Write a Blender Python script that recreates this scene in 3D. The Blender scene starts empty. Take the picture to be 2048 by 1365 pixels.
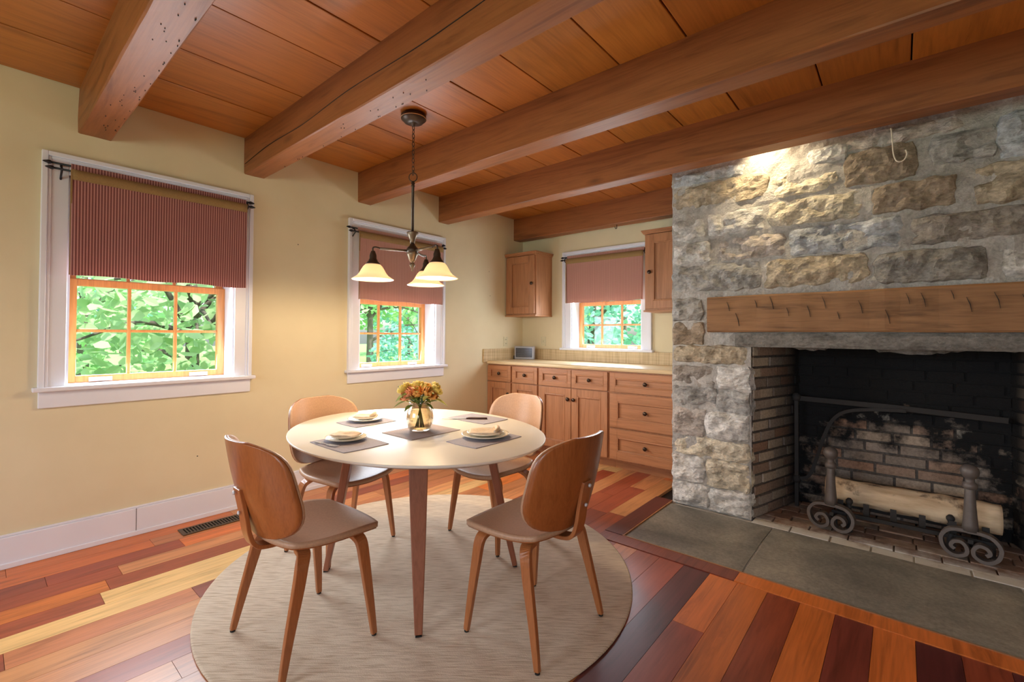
import bpy, bmesh, math, random
from mathutils import Vector, Matrix, noise
R = math.radians
random.seed(7)
SC = bpy.context.scene
COL = SC.collection

# ------------------------------------------------------------------ camera, sky, sun, window daylight, added fill, exposure
F_PX, YAW, PITCH, ROLL, PY = 918.09, 0.70402, 0.014921, 0.005054, 656.5
fw = Vector((-math.sin(YAW)*math.cos(PITCH), math.cos(YAW)*math.cos(PITCH), math.sin(PITCH)))
rt = Vector((math.cos(YAW), math.sin(YAW), 0)); up = rt.cross(fw)
r2 = rt*math.cos(ROLL)+up*math.sin(ROLL); u2 = up*math.cos(ROLL)-rt*math.sin(ROLL)
cam = bpy.data.objects.new('camera', bpy.data.cameras.new('camera')); COL.objects.link(cam)
cam.matrix_world = Matrix(((r2.x, u2.x, -fw.x, 0), (r2.y, u2.y, -fw.y, 0), (r2.z, u2.z, -fw.z, 1.25), (0, 0, 0, 1)))
cam.data.sensor_width = 36; cam.data.lens = F_PX/2048*36
cam.data.shift_y = -(682.5-PY)/2048; cam.data.clip_start = 0.02
SC.camera = cam

SC.view_settings.view_transform = 'Standard'; SC.view_settings.look = 'None'
SC.view_settings.gamma = 1.0; SC.view_settings.use_curve_mapping = False
SC.view_settings.exposure = 0.45

world = bpy.data.worlds.new('sky'); SC.world = world; world.use_nodes = True
wn = world.node_tree; wn.nodes.clear()
sky = wn.nodes.new('ShaderNodeTexSky'); sky.sky_type = 'NISHITA'; sky.sun_disc = False
sky.sun_elevation = R(52); sky.sun_rotation = R(95); sky.air_density = 1.0; sky.dust_density = 2.5
bg = wn.nodes.new('ShaderNodeBackground'); bg.inputs[1].default_value = 0.42
wo = wn.nodes.new('ShaderNodeOutputWorld')
wn.links.new(sky.outputs[0], bg.inputs[0]); wn.links.new(bg.outputs[0], wo.inputs[0])

def light(name, kind, loc, energy, color, direction=None, **kw):
    l = bpy.data.lights.new(name, kind); l.energy = energy; l.color = color
    for k, v in kw.items(): setattr(l, k, v)
    o = bpy.data.objects.new(name, l); COL.objects.link(o); o.location = loc
    if direction is not None: o.rotation_euler = Vector(direction).to_track_quat('-Z', 'Y').to_euler()
    return o
light('sun', 'SUN', (8, 0, 12), 5.2, (1.0, 0.94, 0.84), (-0.62, 0.10, -0.78), angle=R(1.0))
# daylight in the window openings in view, plus added fill lamps behind the camera
DAY = (0.82, 0.91, 1.0)
light('daylight_front_window_a', 'AREA', (-2.1, -2.55, 1.45), 34, DAY, (0.05, 1, -1.0), shape='RECTANGLE', size=1.5, size_y=1.5)
light('daylight_front_window_b', 'AREA', (0.9, -2.55, 1.45), 27, DAY, (-0.1, 1, -0.9), shape='RECTANGLE', size=1.5, size_y=1.5)
light('daylight_window_1', 'AREA', (-3.742, 0.78, 1.27), 22, DAY, (1, 0, -0.2), shape='RECTANGLE', size=0.8, size_y=0.6)
light('daylight_window_2', 'AREA', (-3.742, 2.63, 1.26), 22, DAY, (1, 0, -0.2), shape='RECTANGLE', size=0.8, size_y=0.6)
light('daylight_window_3', 'AREA', (-2.47, 4.589, 1.38), 14, DAY, (0, -1, -0.25), shape='RECTANGLE', size=0.8, size_y=0.5)

# ------------------------------------------------------------------ materials
def lin(c):
    return tuple(((x/255)/12.92 if x/255 <= 0.04045 else ((x/255+0.055)/1.055)**2.4) for x in c)+(1,)
class NT:
    def __init__(s, name):
        s.m = bpy.data.materials.new(name); s.m.use_nodes = True; s.t = s.m.node_tree; s.t.nodes.clear()
        s.o = s.t.nodes.new('ShaderNodeOutputMaterial'); s.b = s.t.nodes.new('ShaderNodeBsdfPrincipled')
        s.t.links.new(s.b.outputs[0], s.o.inputs[0])
    def n(s, typ, **kw):
        x = s.t.nodes.new('ShaderNode'+typ)
        for k, v in kw.items(): setattr(x, k, v)
        return x
    def l(s, a, b): s.t.links.new(a, b)
    def set(s, **kw):
        for k, v in kw.items(): s.b.inputs[k.replace('_', ' ')].default_value = v
    def pos(s, world=True):
        return s.n('NewGeometry').outputs['Position'] if world else s.n('TexCoord').outputs['Object']
    def mapped(s, src, scale, rnd=True):
        v = src
        if rnd:
            oi = s.n('ObjectInfo'); mu = s.n('VectorMath', operation='SCALE'); mu.inputs[0].default_value = (17, 31, 23)
            s.l(oi.outputs['Random'], mu.inputs[3]); ad = s.n('VectorMath', operation='ADD'); s.l(v, ad.inputs[0]); s.l(mu.outputs[0], ad.inputs[1]); v = ad.outputs[0]
        m = s.n('VectorMath', operation='MULTIPLY'); s.l(v, m.inputs[0]); m.inputs[1].default_value = scale
        return m.outputs[0]
    def noise(s, vec, scale, detail=4, rough=0.55, dist=0.0):
        x = s.n('TexNoise'); s.l(vec, x.inputs['Vector']); x.inputs['Scale'].default_value = scale; x.inputs['Detail'].default_value = detail
        x.inputs['Roughness'].default_value = rough; x.inputs['Distortion'].default_value = dist
        return x.outputs['Fac']
    def ramp(s, fac, stops):
        r = s.n('ValToRGB'); s.l(fac, r.inputs[0]); e = r.color_ramp.elements
        while len(e) < len(stops): e.new(0.5)
        for i, (p, c) in enumerate(stops): e[i].position = p; e[i].color = c if len(c) == 4 else tuple(c)+(1,)
        return r.outputs[0]
    def mix(s, fac, a, b, mode='MIX'):
        x = s.n('Mix', data_type='RGBA', blend_type=mode)
        if isinstance(fac, (int, float)): x.inputs[0].default_value = fac
        else: s.l(fac, x.inputs[0])
        for i, v in ((6, a), (7, b)):
            if isinstance(v, tuple): x.inputs[i].default_value = v
            else: s.l(v, x.inputs[i])
        return x.outputs[2]
    def math(s, op, a, b=0.0, clamp=False):
        x = s.n('Math', operation=op); x.use_clamp = clamp
        for i, v in ((0, a), (1, b)):
            if isinstance(v, (int, float)): x.inputs[i].default_value = v
            else: s.l(v, x.inputs[i])
        return x.outputs[0]
    def bump(s, h, strength=0.3, dist=0.01):
        b = s.n('Bump'); b.inputs['Strength'].default_value = strength; b.inputs['Distance'].default_value = dist
        s.l(h, b.inputs['Height']); s.l(b.outputs[0], s.b.inputs['Normal'])
    def base(s, c):
        if isinstance(c, tuple): s.b.inputs['Base Color'].default_value = c
        else: s.l(c, s.b.inputs['Base Color'])

def plain(name, c, rough=0.5, metal=0.0, bump=0.0, bscale=60, var=0.1, **kw):
    t = NT(name); t.set(Roughness=rough, Metallic=metal)
    v = t.pos(False)
    f = t.noise(v, bscale, 3); c = lin(c)
    t.base(t.ramp(f, [(0.3, tuple(x*(1-var) for x in c[:3])), (0.7, tuple(min(1, x*(1+var*0.6)) for x in c[:3]))]))
    if bump: t.bump(f, bump, 0.004)
    for k, v2 in kw.items(): t.b.inputs[k.replace('_', ' ')].default_value = v2
    return t.m
def wood(name, c=None, axis=1, rough=0.4, contrast=0.45, scale=1.0, world=True, knots=0.0, coat=0.0, bump=0.15):
    """c None: the object's own colour (boards of one floor differ)."""
    t = NT(name); t.set(Roughness=rough)
    sc = [16.0*scale]*3; sc[axis] = 1.3*scale
    v = t.mapped(t.pos(world), tuple(sc))
    g = t.noise(v, 1.0, 5, 0.6, 1.3)
    sf = [110.0*scale]*3; sf[axis] = 5.0*scale
    g2 = t.noise(t.mapped(t.pos(world), tuple(sf)), 1.0, 2, 0.5)
    if c is None: base = t.n('ObjectInfo').outputs['Color']
    else:
        rgb = t.n('RGB'); rgb.outputs[0].default_value = lin(c); base = rgb.outputs[0]
    k = contrast
    m = t.ramp(g, [(0.28, (1-k, (1-k)*0.93, (1-k)*0.85)), (0.5, (1, 1, 1)), (0.75, (1+k*0.3,)*3)])
    col = t.mix(1.0, base, m, 'MULTIPLY')
    m2 = t.ramp(g2, [(0.35, (0.86, 0.84, 0.8)), (0.6, (1.04, 1.03, 1.02))])
    col = t.mix(0.7, col, m2, 'MULTIPLY')
    if knots:
        ks = [5.0, 5.0, 5.0]; ks[axis] = 1.8
        vo = t.n('TexVoronoi'); vo.inputs['Scale'].default_value = 1.0; t.l(t.mapped(t.pos(world), tuple(ks)), vo.inputs['Vector'])
        kf = t.ramp(vo.outputs['Distance'], [(0.03, (1, 1, 1)), (0.16, (0, 0, 0))])
        fac = t.math('MULTIPLY', kf, knots)
        col = t.mix(fac, col, (0.09, 0.032, 0.012, 1))
    t.base(col); t.bump(g2, bump, 0.002)
    if coat: t.set(Coat_Weight=coat, Coat_Roughness=0.18)
    return t.m

M = {}
t = NT('wall_paint'); t.set(Roughness=0.75); p = t.pos()
f = t.noise(p, 2.2, 4); t.base(t.ramp(f, [(0.3, lin((219, 206, 171))[:3]), (0.7, lin((226, 214, 180))[:3])])); t.bump(t.noise(p, 70, 3), 0.06, 0.003); M['wall'] = t.m
M['white'] = plain('white_paint', (230, 231, 240), 0.35, bscale=4, var=0.02)
M['board'] = wood('floor_boards', None, 1, 0.36, 0.40, 1.0, coat=0.1, bump=0.06)
M['plank'] = wood('ceiling_planks', None, 1, 0.36, 0.30, 0.9, knots=0.3)
M['beam'] = wood('beam_timber', (150, 92, 50), 0, 0.5, 0.40, 1.0, knots=0.65)
M['mantel'] = wood('hewn_oak', (146, 106, 70), 0, 0.7, 0.55, 1.1, knots=0.3, bump=0.4)
M['sash'] = wood('fir_sash', (222, 150, 84), 2, 0.35, 0.22, 1.5, bump=0.05)
M['cab'] = wood('pine_cabinet', (178, 124, 86), 2, 0.4, 0.24, 1.2, knots=0.3, bump=0.06)
M['cabh'] = wood('pine_cabinet_cross', (180, 125, 86), 0, 0.4, 0.24, 1.2, knots=0.2, bump=0.06)
M['chairwood'] = wood('walnut_veneer', (162, 95, 48), 2, 0.32, 0.25, 2.0, world=False, coat=0.25, bump=0.04)
M['legwood'] = wood('bent_ply', (172, 106, 60), 2, 0.35, 0.2, 2.0, world=False, coat=0.2, bump=0.04)
M['tableleg'] = wood('table_leg_wood', (150, 92, 66), 2, 0.4, 0.2, 2.0, world=False, bump=0.04)
M['leather'] = plain('tan_leather', (190, 152, 122), 0.42, 0, 0.06, 120)
M['edge'] = plain('pale_ply_edge', (224, 190, 150), 0.45)
M['tabletop'] = plain('ivory_lacquer', (230, 224, 212), 0.36, 0, 0, 8, var=0.02, Specular_IOR_Level=0.16)
M['iron'] = plain('dark_iron', (46, 43, 42), 0.75, 0.0, 0.2, 40)
M['irong'] = plain('grey_iron', (112, 103, 98), 0.5, 0.35, 0.2, 40)
M['bronze'] = plain('lamp_bronze', (74, 62, 52), 0.38, 0.55)
M['pewter'] = plain('lamp_pewter', (128, 112, 94), 0.35, 0.6)
M['rodm'] = plain('black_rod', (38, 36, 40), 0.4, 0.5)
M['knob'] = plain('bronze_knob', (70, 56, 46), 0.32, 0.8)
M['steel'] = plain('lift_metal', (205, 208, 214), 0.3, 0.3)
M['mat'] = plain('grey_placemat', (158, 152, 160), 0.8, 0, 0.3, 160)
M['runner'] = plain('mauve_placemat', (158, 140, 134), 0.8, 0, 0.3, 160)
M['china'] = plain('cream_china', (236, 226, 206), 0.2)
M['napkin'] = plain('beige_napkin', (226, 204, 176), 0.8, 0, 0.1, 80)
M['knifew'] = plain('dark_brown_handle', (66, 34, 24), 0.4)
M['plastic'] = plain('ivory_plate', (214, 205, 172), 0.4)
M['dark'] = plain('dark_slot', (28, 26, 25), 0.7)
M['silver'] = plain('clock_case', (168, 170, 178), 0.35, 0.2)
M['screen'] = plain('clock_screen', (42, 46, 56), 0.15)
M['register'] = plain('bronze_register', (96, 82, 62), 0.4, 0.5)
M['slab'] = None
t = NT('bluestone'); t.set(Roughness=0.62); p = t.mapped(t.pos(), (1, 1, 1))
f = t.noise(p, 2.3, 8, 0.62, 0.6); f2 = t.noise(p, 60, 4, 0.7)
c = t.ramp(f, [(0.28, lin((98, 96, 91))[:3]), (0.5, lin((130, 126, 118))[:3]), (0.72, lin((160, 153, 140))[:3])])
c = t.mix(0.6, c, t.ramp(f2, [(0.3, (0.55, 0.55, 0.53)), (0.7, (1.3, 1.27, 1.2))]), 'MULTIPLY'); t.base(c); t.bump(f2, 0.25, 0.004); M['slab'] = t.m
t = NT('rubble_stone'); t.set(Roughness=0.9); p = t.mapped(t.pos(), (1, 1, 1.6))
oc = t.n('ObjectInfo').outputs['Color']; f = t.noise(p, 6, 8, 0.68, 0.4); f2 = t.noise(p, 34, 6, 0.7)
c = t.mix(1.0, oc, t.ramp(f, [(0.3, (0.48, 0.47, 0.46)), (0.5, (0.98, 0.98, 0.98)), (0.72, (1.35, 1.33, 1.3))]), 'MULTIPLY')
c = t.mix(0.7, c, t.ramp(f2, [(0.32, (0.42, 0.41, 0.39)), (0.62, (1.22, 1.22, 1.21))]), 'MULTIPLY'); t.base(c)
t.bump(t.math('ADD', f, t.math('MULTIPLY', f2, 0.5)), 0.9, 0.03); M['stone'] = t.m
t = NT('lime_mortar'); t.set(Roughness=0.95); p = t.pos(); f = t.noise(p, 5, 7, 0.65); f2 = t.noise(p, 70, 5, 0.7)
c = t.ramp(f, [(0.3, lin((164, 160, 156))[:3]), (0.6, lin((204, 199, 193))[:3])])
c = t.mix(0.6, c, t.ramp(f2, [(0.3, (0.55, 0.55, 0.54)), (0.65, (1.18, 1.18, 1.18))]), 'MULTIPLY'); t.base(c); t.bump(f2, 0.8, 0.015); M['mortar'] = t.m
def soot(name, obj_color):
    """fire-brick with the chimney's soot stain: black above and to the sides, burnt clean low in the middle"""
    t = NT(name); t.set(Roughness=0.9); p = t.pos()
    f = t.noise(p, 9, 6, 0.65); f2 = t.noise(p, 60, 4, 0.7)
    if obj_color: c = t.mix(1.0, t.n('ObjectInfo').outputs['Color'], t.ramp(f2, [(0.3, (0.7, 0.7, 0.7)), (0.65, (1.15, 1.15, 1.15))]), 'MULTIPLY')
    else: c = t.ramp(f2, [(0.3, lin((70, 64, 60))[:3]), (0.65, lin((112, 104, 98))[:3])])
    sep = t.n('SeparateXYZ'); t.l(p, sep.inputs[0])
    dx = t.math('MULTIPLY', t.math('ADD', sep.outputs[0], 0.05), 1.55)
    dz = t.math('MULTIPLY', t.math('ADD', sep.outputs[2], -0.2), 1.75)
    d = t.math('SQRT', t.math('ADD', t.math('MULTIPLY', dx, dx), t.math('MULTIPLY', dz, dz)))
    d = t.math('ADD', d, t.math('MULTIPLY', t.math('SUBTRACT', f, 0.5), 1.5))
    depth = t.math('MULTIPLY', t.math('SUBTRACT', sep.outputs[1], 3.62), 2.4, True)
    d = t.math('MULTIPLY', t.math('SUBTRACT', d, 0.50), 2.8, True)
    s = t.math('MULTIPLY', d, depth, True)
    t.base(t.mix(s, c, (0.005, 0.005, 0.006, 1))); t.bump(f2, 0.5, 0.008); return t.m
M['brick'] = soot('sooty_brick', True); M['boxmortar'] = soot('sooty_mortar', False)
t = NT('ash_brick'); t.set(Roughness=0.95); p = t.pos(); f = t.noise(p, 9, 6, 0.65)
sep = t.n('SeparateXYZ'); t.l(p, sep.inputs[0])
ash = t.math('ADD', t.math('MULTIPLY', t.math('SUBTRACT', 3.60, sep.outputs[1]), 6.0), t.math('MULTIPLY', t.math('SUBTRACT', f, 0.45), 3.0), True)
c = t.mix(1.0, t.n('ObjectInfo').outputs['Color'], t.ramp(f, [(0.3, (0.6, 0.57, 0.55)), (0.7, (1.2, 1.2, 1.2))]), 'MULTIPLY')
t.base(t.mix(ash, c, lin((196, 190, 180)))); t.bump(f, 0.5, 0.01); M['ash'] = t.m
t = NT('birch_log'); t.set(Roughness=0.85); p = t.mapped(t.pos(), (1, 1, 1)); f = t.noise(t.mapped(t.pos(), (3, 14, 14), False), 1.5, 5, 0.6); f2 = t.noise(p, 7, 5, 0.6)
c = t.ramp(f, [(0.3, lin((198, 170, 134))[:3]), (0.65, lin((236, 212, 178))[:3])])
t.base(t.mix(t.ramp(f2, [(0.56, (0, 0, 0)), (0.66, (1, 1, 1))]), c, lin((96, 70, 52)))); t.bump(f, 0.4, 0.01); M['log'] = t.m
t = NT('rug_wool'); t.set(Roughness=0.95); p = t.pos()
cb = t.n('CombineXYZ')
for i_, vv in ((0, (math.cos(YAW)*11, math.sin(YAW)*11, 0)), (1, (-math.sin(YAW)*150, math.cos(YAW)*150, 0))):
    dp = t.n('VectorMath', operation='DOT_PRODUCT'); t.l(p, dp.inputs[0]); dp.inputs[1].default_value = vv; t.l(dp.outputs['Value'], cb.inputs[i_])
f = t.noise(cb.outputs[0], 1.0, 2, 0.5, 0.35); f2 = t.noise(p, 260, 2); f3 = t.noise(p, 1.4, 3)
c = t.ramp(f, [(0.33, lin((190, 168, 143))[:3]), (0.55, lin((220, 202, 178))[:3])])
c = t.mix(0.5, c, t.ramp(f3, [(0.3, (0.9, 0.88, 0.86)), (0.7, (1.08, 1.08, 1.08))]), 'MULTIPLY')
t.base(c); t.bump(t.math('ADD', f, t.math('MULTIPLY', f2, 0.6)), 0.5, 0.006); M['rug'] = t.m
t = NT('counter_laminate'); t.set(Roughness=0.35); p = t.pos(); f = t.noise(t.mapped(p, (3, 60, 60), False), 1.0, 3)
t.base(t.ramp(f, [(0.3, lin((214, 186, 140))[:3]), (0.7, lin((232, 210, 170))[:3])])); M['counter'] = t.m
t = NT('reeded_splash'); t.set(Roughness=0.5); p = t.pos(); f = t.noise(t.mapped(p, (60, 60, 3), False), 1.0, 2); f2 = t.noise(t.mapped(p, (2, 2, 60), False), 1.0, 2)
t.base(t.mix(0.5, t.ramp(f, [(0.35, lin((176, 150, 108))[:3]), (0.6, lin((216, 194, 152))[:3])]), t.ramp(f2, [(0.35, lin((184, 156, 112))[:3]), (0.6, lin((212, 188, 146))[:3])]))); M['splash'] = t.m
def fabric(name, c1, c2, freq, axis):
    t = NT(name); t.set(Roughness=0.9); sep = t.n('SeparateXYZ'); t.l(t.pos(), sep.inputs[0])
    s = t.math('SINE', t.math('MULTIPLY', sep.outputs[axis], freq)); w = t.math('SINE', t.math('MULTIPLY', sep.outputs[2], 900))
    s = t.math('ADD', t.math('MULTIPLY', s, 0.5), 0.5)
    col = t.mix(t.math('ADD', t.math('MULTIPLY', s, 0.85), t.math('MULTIPLY', w, 0.08)), lin(c1), lin(c2)); t.base(col); t.bump(s, 0.5, 0.003)
    tr = t.n('BsdfTranslucent'); t.l(col, tr.inputs[0]); mx = t.n('MixShader'); mx.inputs[0].default_value = 0.22
    t.l(t.b.outputs[0], mx.inputs[1]); t.l(tr.outputs[0], mx.inputs[2]); t.l(mx.outputs[0], t.o.inputs[0]); return t.m
M['shade_y'] = fabric('striped_shade_left', (122, 64, 62), (216, 160, 152), 2*math.pi/0.0135, 1)
M['shade_x'] = fabric('striped_shade_back', (178, 124, 112), (218, 172, 158), 2*math.pi/0.0135, 0)
M['shade_w'] = fabric('faded_shade_left', (182, 130, 118), (220, 176, 162), 2*math.pi/0.0135, 1)
M['band'] = plain('tan_band', (150, 120, 76), 0.85, 0, 0.2, 120)
t = NT('window_glass'); tr = t.n('BsdfTransparent'); gl = t.n('BsdfGlossy'); gl.inputs['Roughness'].default_value = 0.02; mx = t.n('MixShader'); mx.inputs[0].default_value = 0.015
tr.inputs[0].default_value = (0.96, 0.99, 0.98, 1); t.l(tr.outputs[0], mx.inputs[1]); t.l(gl.outputs[0], mx.inputs[2]); t.l(mx.outputs[0], t.o.inputs[0]); M['glass'] = t.m
t = NT('vase_glass'); tr = t.n('BsdfTransparent'); tr.inputs[0].default_value = (0.93, 0.88, 0.8, 1); gl = t.n('BsdfGlossy'); gl.inputs['Roughness'].default_value = 0.04
lw = t.n('LayerWeight'); lw.inputs[0].default_value = 0.35; mx = t.n('MixShader'); t.l(lw.outputs['Facing'], mx.inputs[0]); t.l(tr.outputs[0], mx.inputs[1]); t.l(gl.outputs[0], mx.inputs[2]); t.l(mx.outputs[0], t.o.inputs[0]); M['vase'] = t.m
t = NT('vase_water'); tr = t.n('BsdfTransparent'); tr.inputs[0].default_value = (0.90, 0.82, 0.66, 1); gl = t.n('BsdfGlossy'); gl.inputs['Roughness'].default_value = 0.03; mx = t.n('MixShader'); mx.inputs[0].default_value = 0.12
t.l(tr.outputs[0], mx.inputs[1]); t.l(gl.outputs[0], mx.inputs[2]); t.l(mx.outputs[0], t.o.inputs[0]); M['water'] = t.m
t = NT('lit_glass_shade'); t.set(Roughness=0.3); t.base(lin((250, 226, 184))); t.b.inputs['Emission Color'].default_value = (1.0, 0.76, 0.44, 1); t.b.inputs['Emission Strength'].default_value = 0.30
tr = t.n('BsdfTranslucent'); tr.inputs[0].default_value = (1, 0.9, 0.74, 1); mx = t.n('MixShader'); mx.inputs[0].default_value = 0.25
t.l(t.b.outputs[0], mx.inputs[1]); t.l(tr.outputs[0], mx.inputs[2]); t.l(mx.outputs[0], t.o.inputs[0]); M['lampglass'] = t.m
t = NT('bulb_glow'); t.base((1, 0.9, 0.7, 1)); t.b.inputs['Emission Color'].default_value = (1.0, 0.86, 0.62, 1); t.b.inputs['Emission Strength'].default_value = 3.0; M['bulb'] = t.m
def leafmat(name, a, b, trans=0.35):
    t = NT(name); t.set(Roughness=0.5); f = t.noise(t.pos(), 3.5, 3); f2 = t.n('NewGeometry').outputs['Random Per Island']
    c = t.mix(t.math('ADD', t.math('MULTIPLY', f, 0.5), t.math('MULTIPLY', f2, 0.5)), lin(a), lin(b)); t.base(c)
    tr = t.n('BsdfTranslucent'); t.l(c, tr.inputs[0]); mx = t.n('MixShader'); mx.inputs[0].default_value = trans
    t.l(t.b.outputs[0], mx.inputs[1]); t.l(tr.outputs[0], mx.inputs[2]); t.l(mx.outputs[0], t.o.inputs[0]); return t.m
M['leaf'] = leafmat('broad_leaf', (142, 186, 132), (214, 234, 184)); M['leaf2'] = leafmat('tree_leaf', (118, 178, 120), (190, 226, 160)); M['leaf3'] = leafmat('bluish_leaf', (92, 164, 150), (166, 216, 192))
M['bark'] = plain('bark', (98, 88, 80), 0.9, 0, 0.8, 20)
t = NT('lawn'); t.set(Roughness=0.9); p = t.pos(); f = t.noise(p, 1.2, 6); f2 = t.noise(p, 30, 3)
t.base(t.mix(0.5, t.ramp(f, [(0.3, lin((120, 172, 84))[:3]), (0.7, lin((168, 208, 112))[:3])]), t.ramp(f2, [(0.3, lin((110, 164, 78))[:3]), (0.7, lin((176, 214, 120))[:3])]))); M['lawn'] = t.m
M['stem'] = plain('flower_stem', (84, 104, 48), 0.6); M['petal_o'] = plain('orange_petal', (232, 162, 76), 0.6, 0, 0.2, 90); M['petal_y'] = plain('yellow_petal', (228, 202, 98), 0.6, 0, 0.2, 90); M['petal_p'] = plain('peach_petal', (232, 150, 104), 0.6, 0, 0.2, 90)
M['fleaf'] = plain('flower_leaf', (116, 138, 58), 0.5, 0, 0.2, 60); M['fleaf2'] = plain('flower_leaf_light', (196, 188, 96), 0.5, 0, 0.2, 60)

# ------------------------------------------------------------------ mesh helpers
class MB:
    def __init__(s): s.v = []; s.f = []
    def add(s, vs, fs):
        o = len(s.v); s.v += [tuple(v) for v in vs]; s.f += [tuple(i+o for i in f) for f in fs]; return s
    def box(s, x0, x1, y0, y1, z0, z1):
        x0, x1 = sorted((x0, x1)); y0, y1 = sorted((y0, y1)); z0, z1 = sorted((z0, z1))
        return s.add([(x, y, z) for z in (z0, z1) for y in (y0, y1) for x in (x0, x1)],
                     [(0, 2, 3, 1), (4, 5, 7, 6), (0, 1, 5, 4), (2, 6, 7, 3), (0, 4, 6, 2), (1, 3, 7, 5)])
    def lathe(s, prof, n=24, c=(0, 0, 0), closed=False, axis='z'):
        vs = []; m = len(prof)
        for k in range(n):
            a = 2*math.pi*k/n
            for r, h in prof:
                p = (r*math.cos(a), r*math.sin(a), h)
                if axis == 'y': p = (p[0], p[2], p[1])
                if axis == 'x': p = (p[2], p[0], p[1])
                vs.append((p[0]+c[0], p[1]+c[1], p[2]+c[2]))
        fs = []
        mm = m if closed else m-1
        for k in range(n):
            k2 = (k+1) % n
            for i in range(mm):
                j = (i+1) % m; f = (k*m+i, k2*m+i, k2*m+j, k*m+j); fs.append(f if axis == 'z' or axis == 'x' else f[::-1])
        return s.add(vs, fs)
    def sweep(s, pts, w, h, side, cap=True):
        """rectangular section: w along 'side', h across; w/h numbers or lists"""
        pts = [Vector(p) for p in pts]; n = len(pts); side = Vector(side).normalized(); vs = []; fs = []
        for i, p in enumerate(pts):
            tg = (pts[min(i+1, n-1)]-pts[max(i-1, 0)]).normalized()
            sd = (side-tg*side.dot(tg)).normalized(); nr = tg.cross(sd).normalized()
            wi = (w[i] if isinstance(w, (list, tuple)) else w)/2; hi = (h[i] if isinstance(h, (list, tuple)) else h)/2
            vs += [p+sd*wi+nr*hi, p-sd*wi+nr*hi, p-sd*wi-nr*hi, p+sd*wi-nr*hi]
        for i in range(n-1):
            for k in range(4): a = i*4+k; b = i*4+(k+1) % 4; fs.append((a, b, b+4, a+4))
        if cap: fs += [(3, 2, 1, 0), tuple((n-1)*4+k for k in range(4))]
        return s.add(vs, fs)
    def tube(s, pts, r, n=8, closed=False):
        pts = [Vector(p) for p in pts]; m = len(pts); vs = []; fs = []
        ref = None
        for i, p in enumerate(pts):
            if closed: tg = (pts[(i+1) % m]-pts[i-1]).normalized()
            else: tg = (pts[min(i+1, m-1)]-pts[max(i-1, 0)]).normalized()
            if ref is None: ref = tg.orthogonal().normalized()
            ref = (ref-tg*ref.dot(tg)).normalized(); bn = tg.cross(ref)
            ri = r[i] if isinstance(r, (list, tuple)) else r
            vs += [p+(ref*math.cos(2*math.pi*k/n)+bn*math.sin(2*math.pi*k/n))*ri for k in range(n)]
        for i in range(m if closed else m-1):
            j = (i+1) % m
            for k in range(n): fs.append((i*n+k, i*n+(k+1) % n, j*n+(k+1) % n, j*n+k))
        if not closed: fs += [tuple(range(n))[::-1], tuple((m-1)*n+k for k in range(n))]
        return s.add(vs, fs)
    def shell(s, fn, nu, nv, th):
        """fn(u,v) in [-1,1]^2 -> point; closed slab of thickness th below the surface normal"""
        P = [[Vector(fn(-1+2*i/nu, -1+2*j/nv)) for j in range(nv+1)] for i in range(nu+1)]
        vs = []; idx = lambda i, j, k: (i*(nv+1)+j)*2+k
        for i in range(nu+1):
            for j in range(nv+1):
                du = P[min(i+1, nu)][j]-P[max(i-1, 0)][j]; dv = P[i][min(j+1, nv)]-P[i][max(j-1, 0)]
                n = du.cross(dv); n = n.normalized() if n.length > 1e-9 else Vector((0, 0, 1))
                vs += [P[i][j], P[i][j]-n*th]
        fs = []
        for i in range(nu):
            for j in range(nv):
                fs.append((idx(i, j, 0), idx(i+1, j, 0), idx(i+1, j+1, 0), idx(i, j+1, 0)))
                fs.append((idx(i, j, 1), idx(i, j+1, 1), idx(i+1, j+1, 1), idx(i+1, j, 1)))
        for i in range(nu):
            fs.append((idx(i, 0, 0), idx(i, 0, 1), idx(i+1, 0, 1), idx(i+1, 0, 0))); fs.append((idx(i, nv, 0), idx(i+1, nv, 0), idx(i+1, nv, 1), idx(i, nv, 1)))
        for j in range(nv):
            fs.append((idx(0, j, 0), idx(0, j+1, 0), idx(0, j+1, 1), idx(0, j, 1))); fs.append((idx(nu, j, 0), idx(nu, j, 1), idx(nu, j+1, 1), idx(nu, j+1, 0)))
        return s.add(vs, fs)
    def mesh(s, name, smooth=False):
        me = bpy.data.meshes.new(name); me.from_pydata(s.v, [], s.f); me.validate()
        bm = bmesh.new(); bm.from_mesh(me); bmesh.ops.recalc_face_normals(bm, faces=bm.faces); bm.to_mesh(me); bm.free()
        if smooth:
            for p in me.polygons: p.use_smooth = True
        return me
    def build(s, name, mat, parent=None, smooth=False, bevel=0.0, local=False, color=None):
        me = s.mesh(name, smooth); me.materials.append(M[mat] if isinstance(mat, str) else mat)
        o = bpy.data.objects.new(name, me); COL.objects.link(o)
        if parent is not None:
            o.parent = parent
            if not local and parent.type == 'EMPTY': o.location = -parent.location
        if bevel:
            b = o.modifiers.new('bevel', 'BEVEL'); b.width = bevel; b.segments = 2; b.limit_method = 'ANGLE'; b.angle_limit = R(40)
            b.harden_normals = False
        if smooth == 'auto': pass
        if color: o.color = color
        return o
def tag(o, label=None, cat=None, group=None, kind=None):
    if label: o['label'] = label
    if cat: o['category'] = cat
    if group: o['group'] = group
    if kind: o['kind'] = kind
    return o
def thing(name, label, cat, loc=(0, 0, 0), rz=0.0, group=None, kind=None):
    o = bpy.data.objects.new(name, None); COL.objects.link(o); o.location = loc; o.rotation_euler = (0, 0, rz); o.empty_display_size = 0.1
    return tag(o, label, cat, group, kind)
def copy_tree(o, parent=None):
    c = o.copy(); COL.objects.link(c); c.parent = parent
    for ch in [x for x in ALL() if x.parent == o]: copy_tree(ch, c)
    return c
def ALL(): return list(COL.objects)
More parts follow.
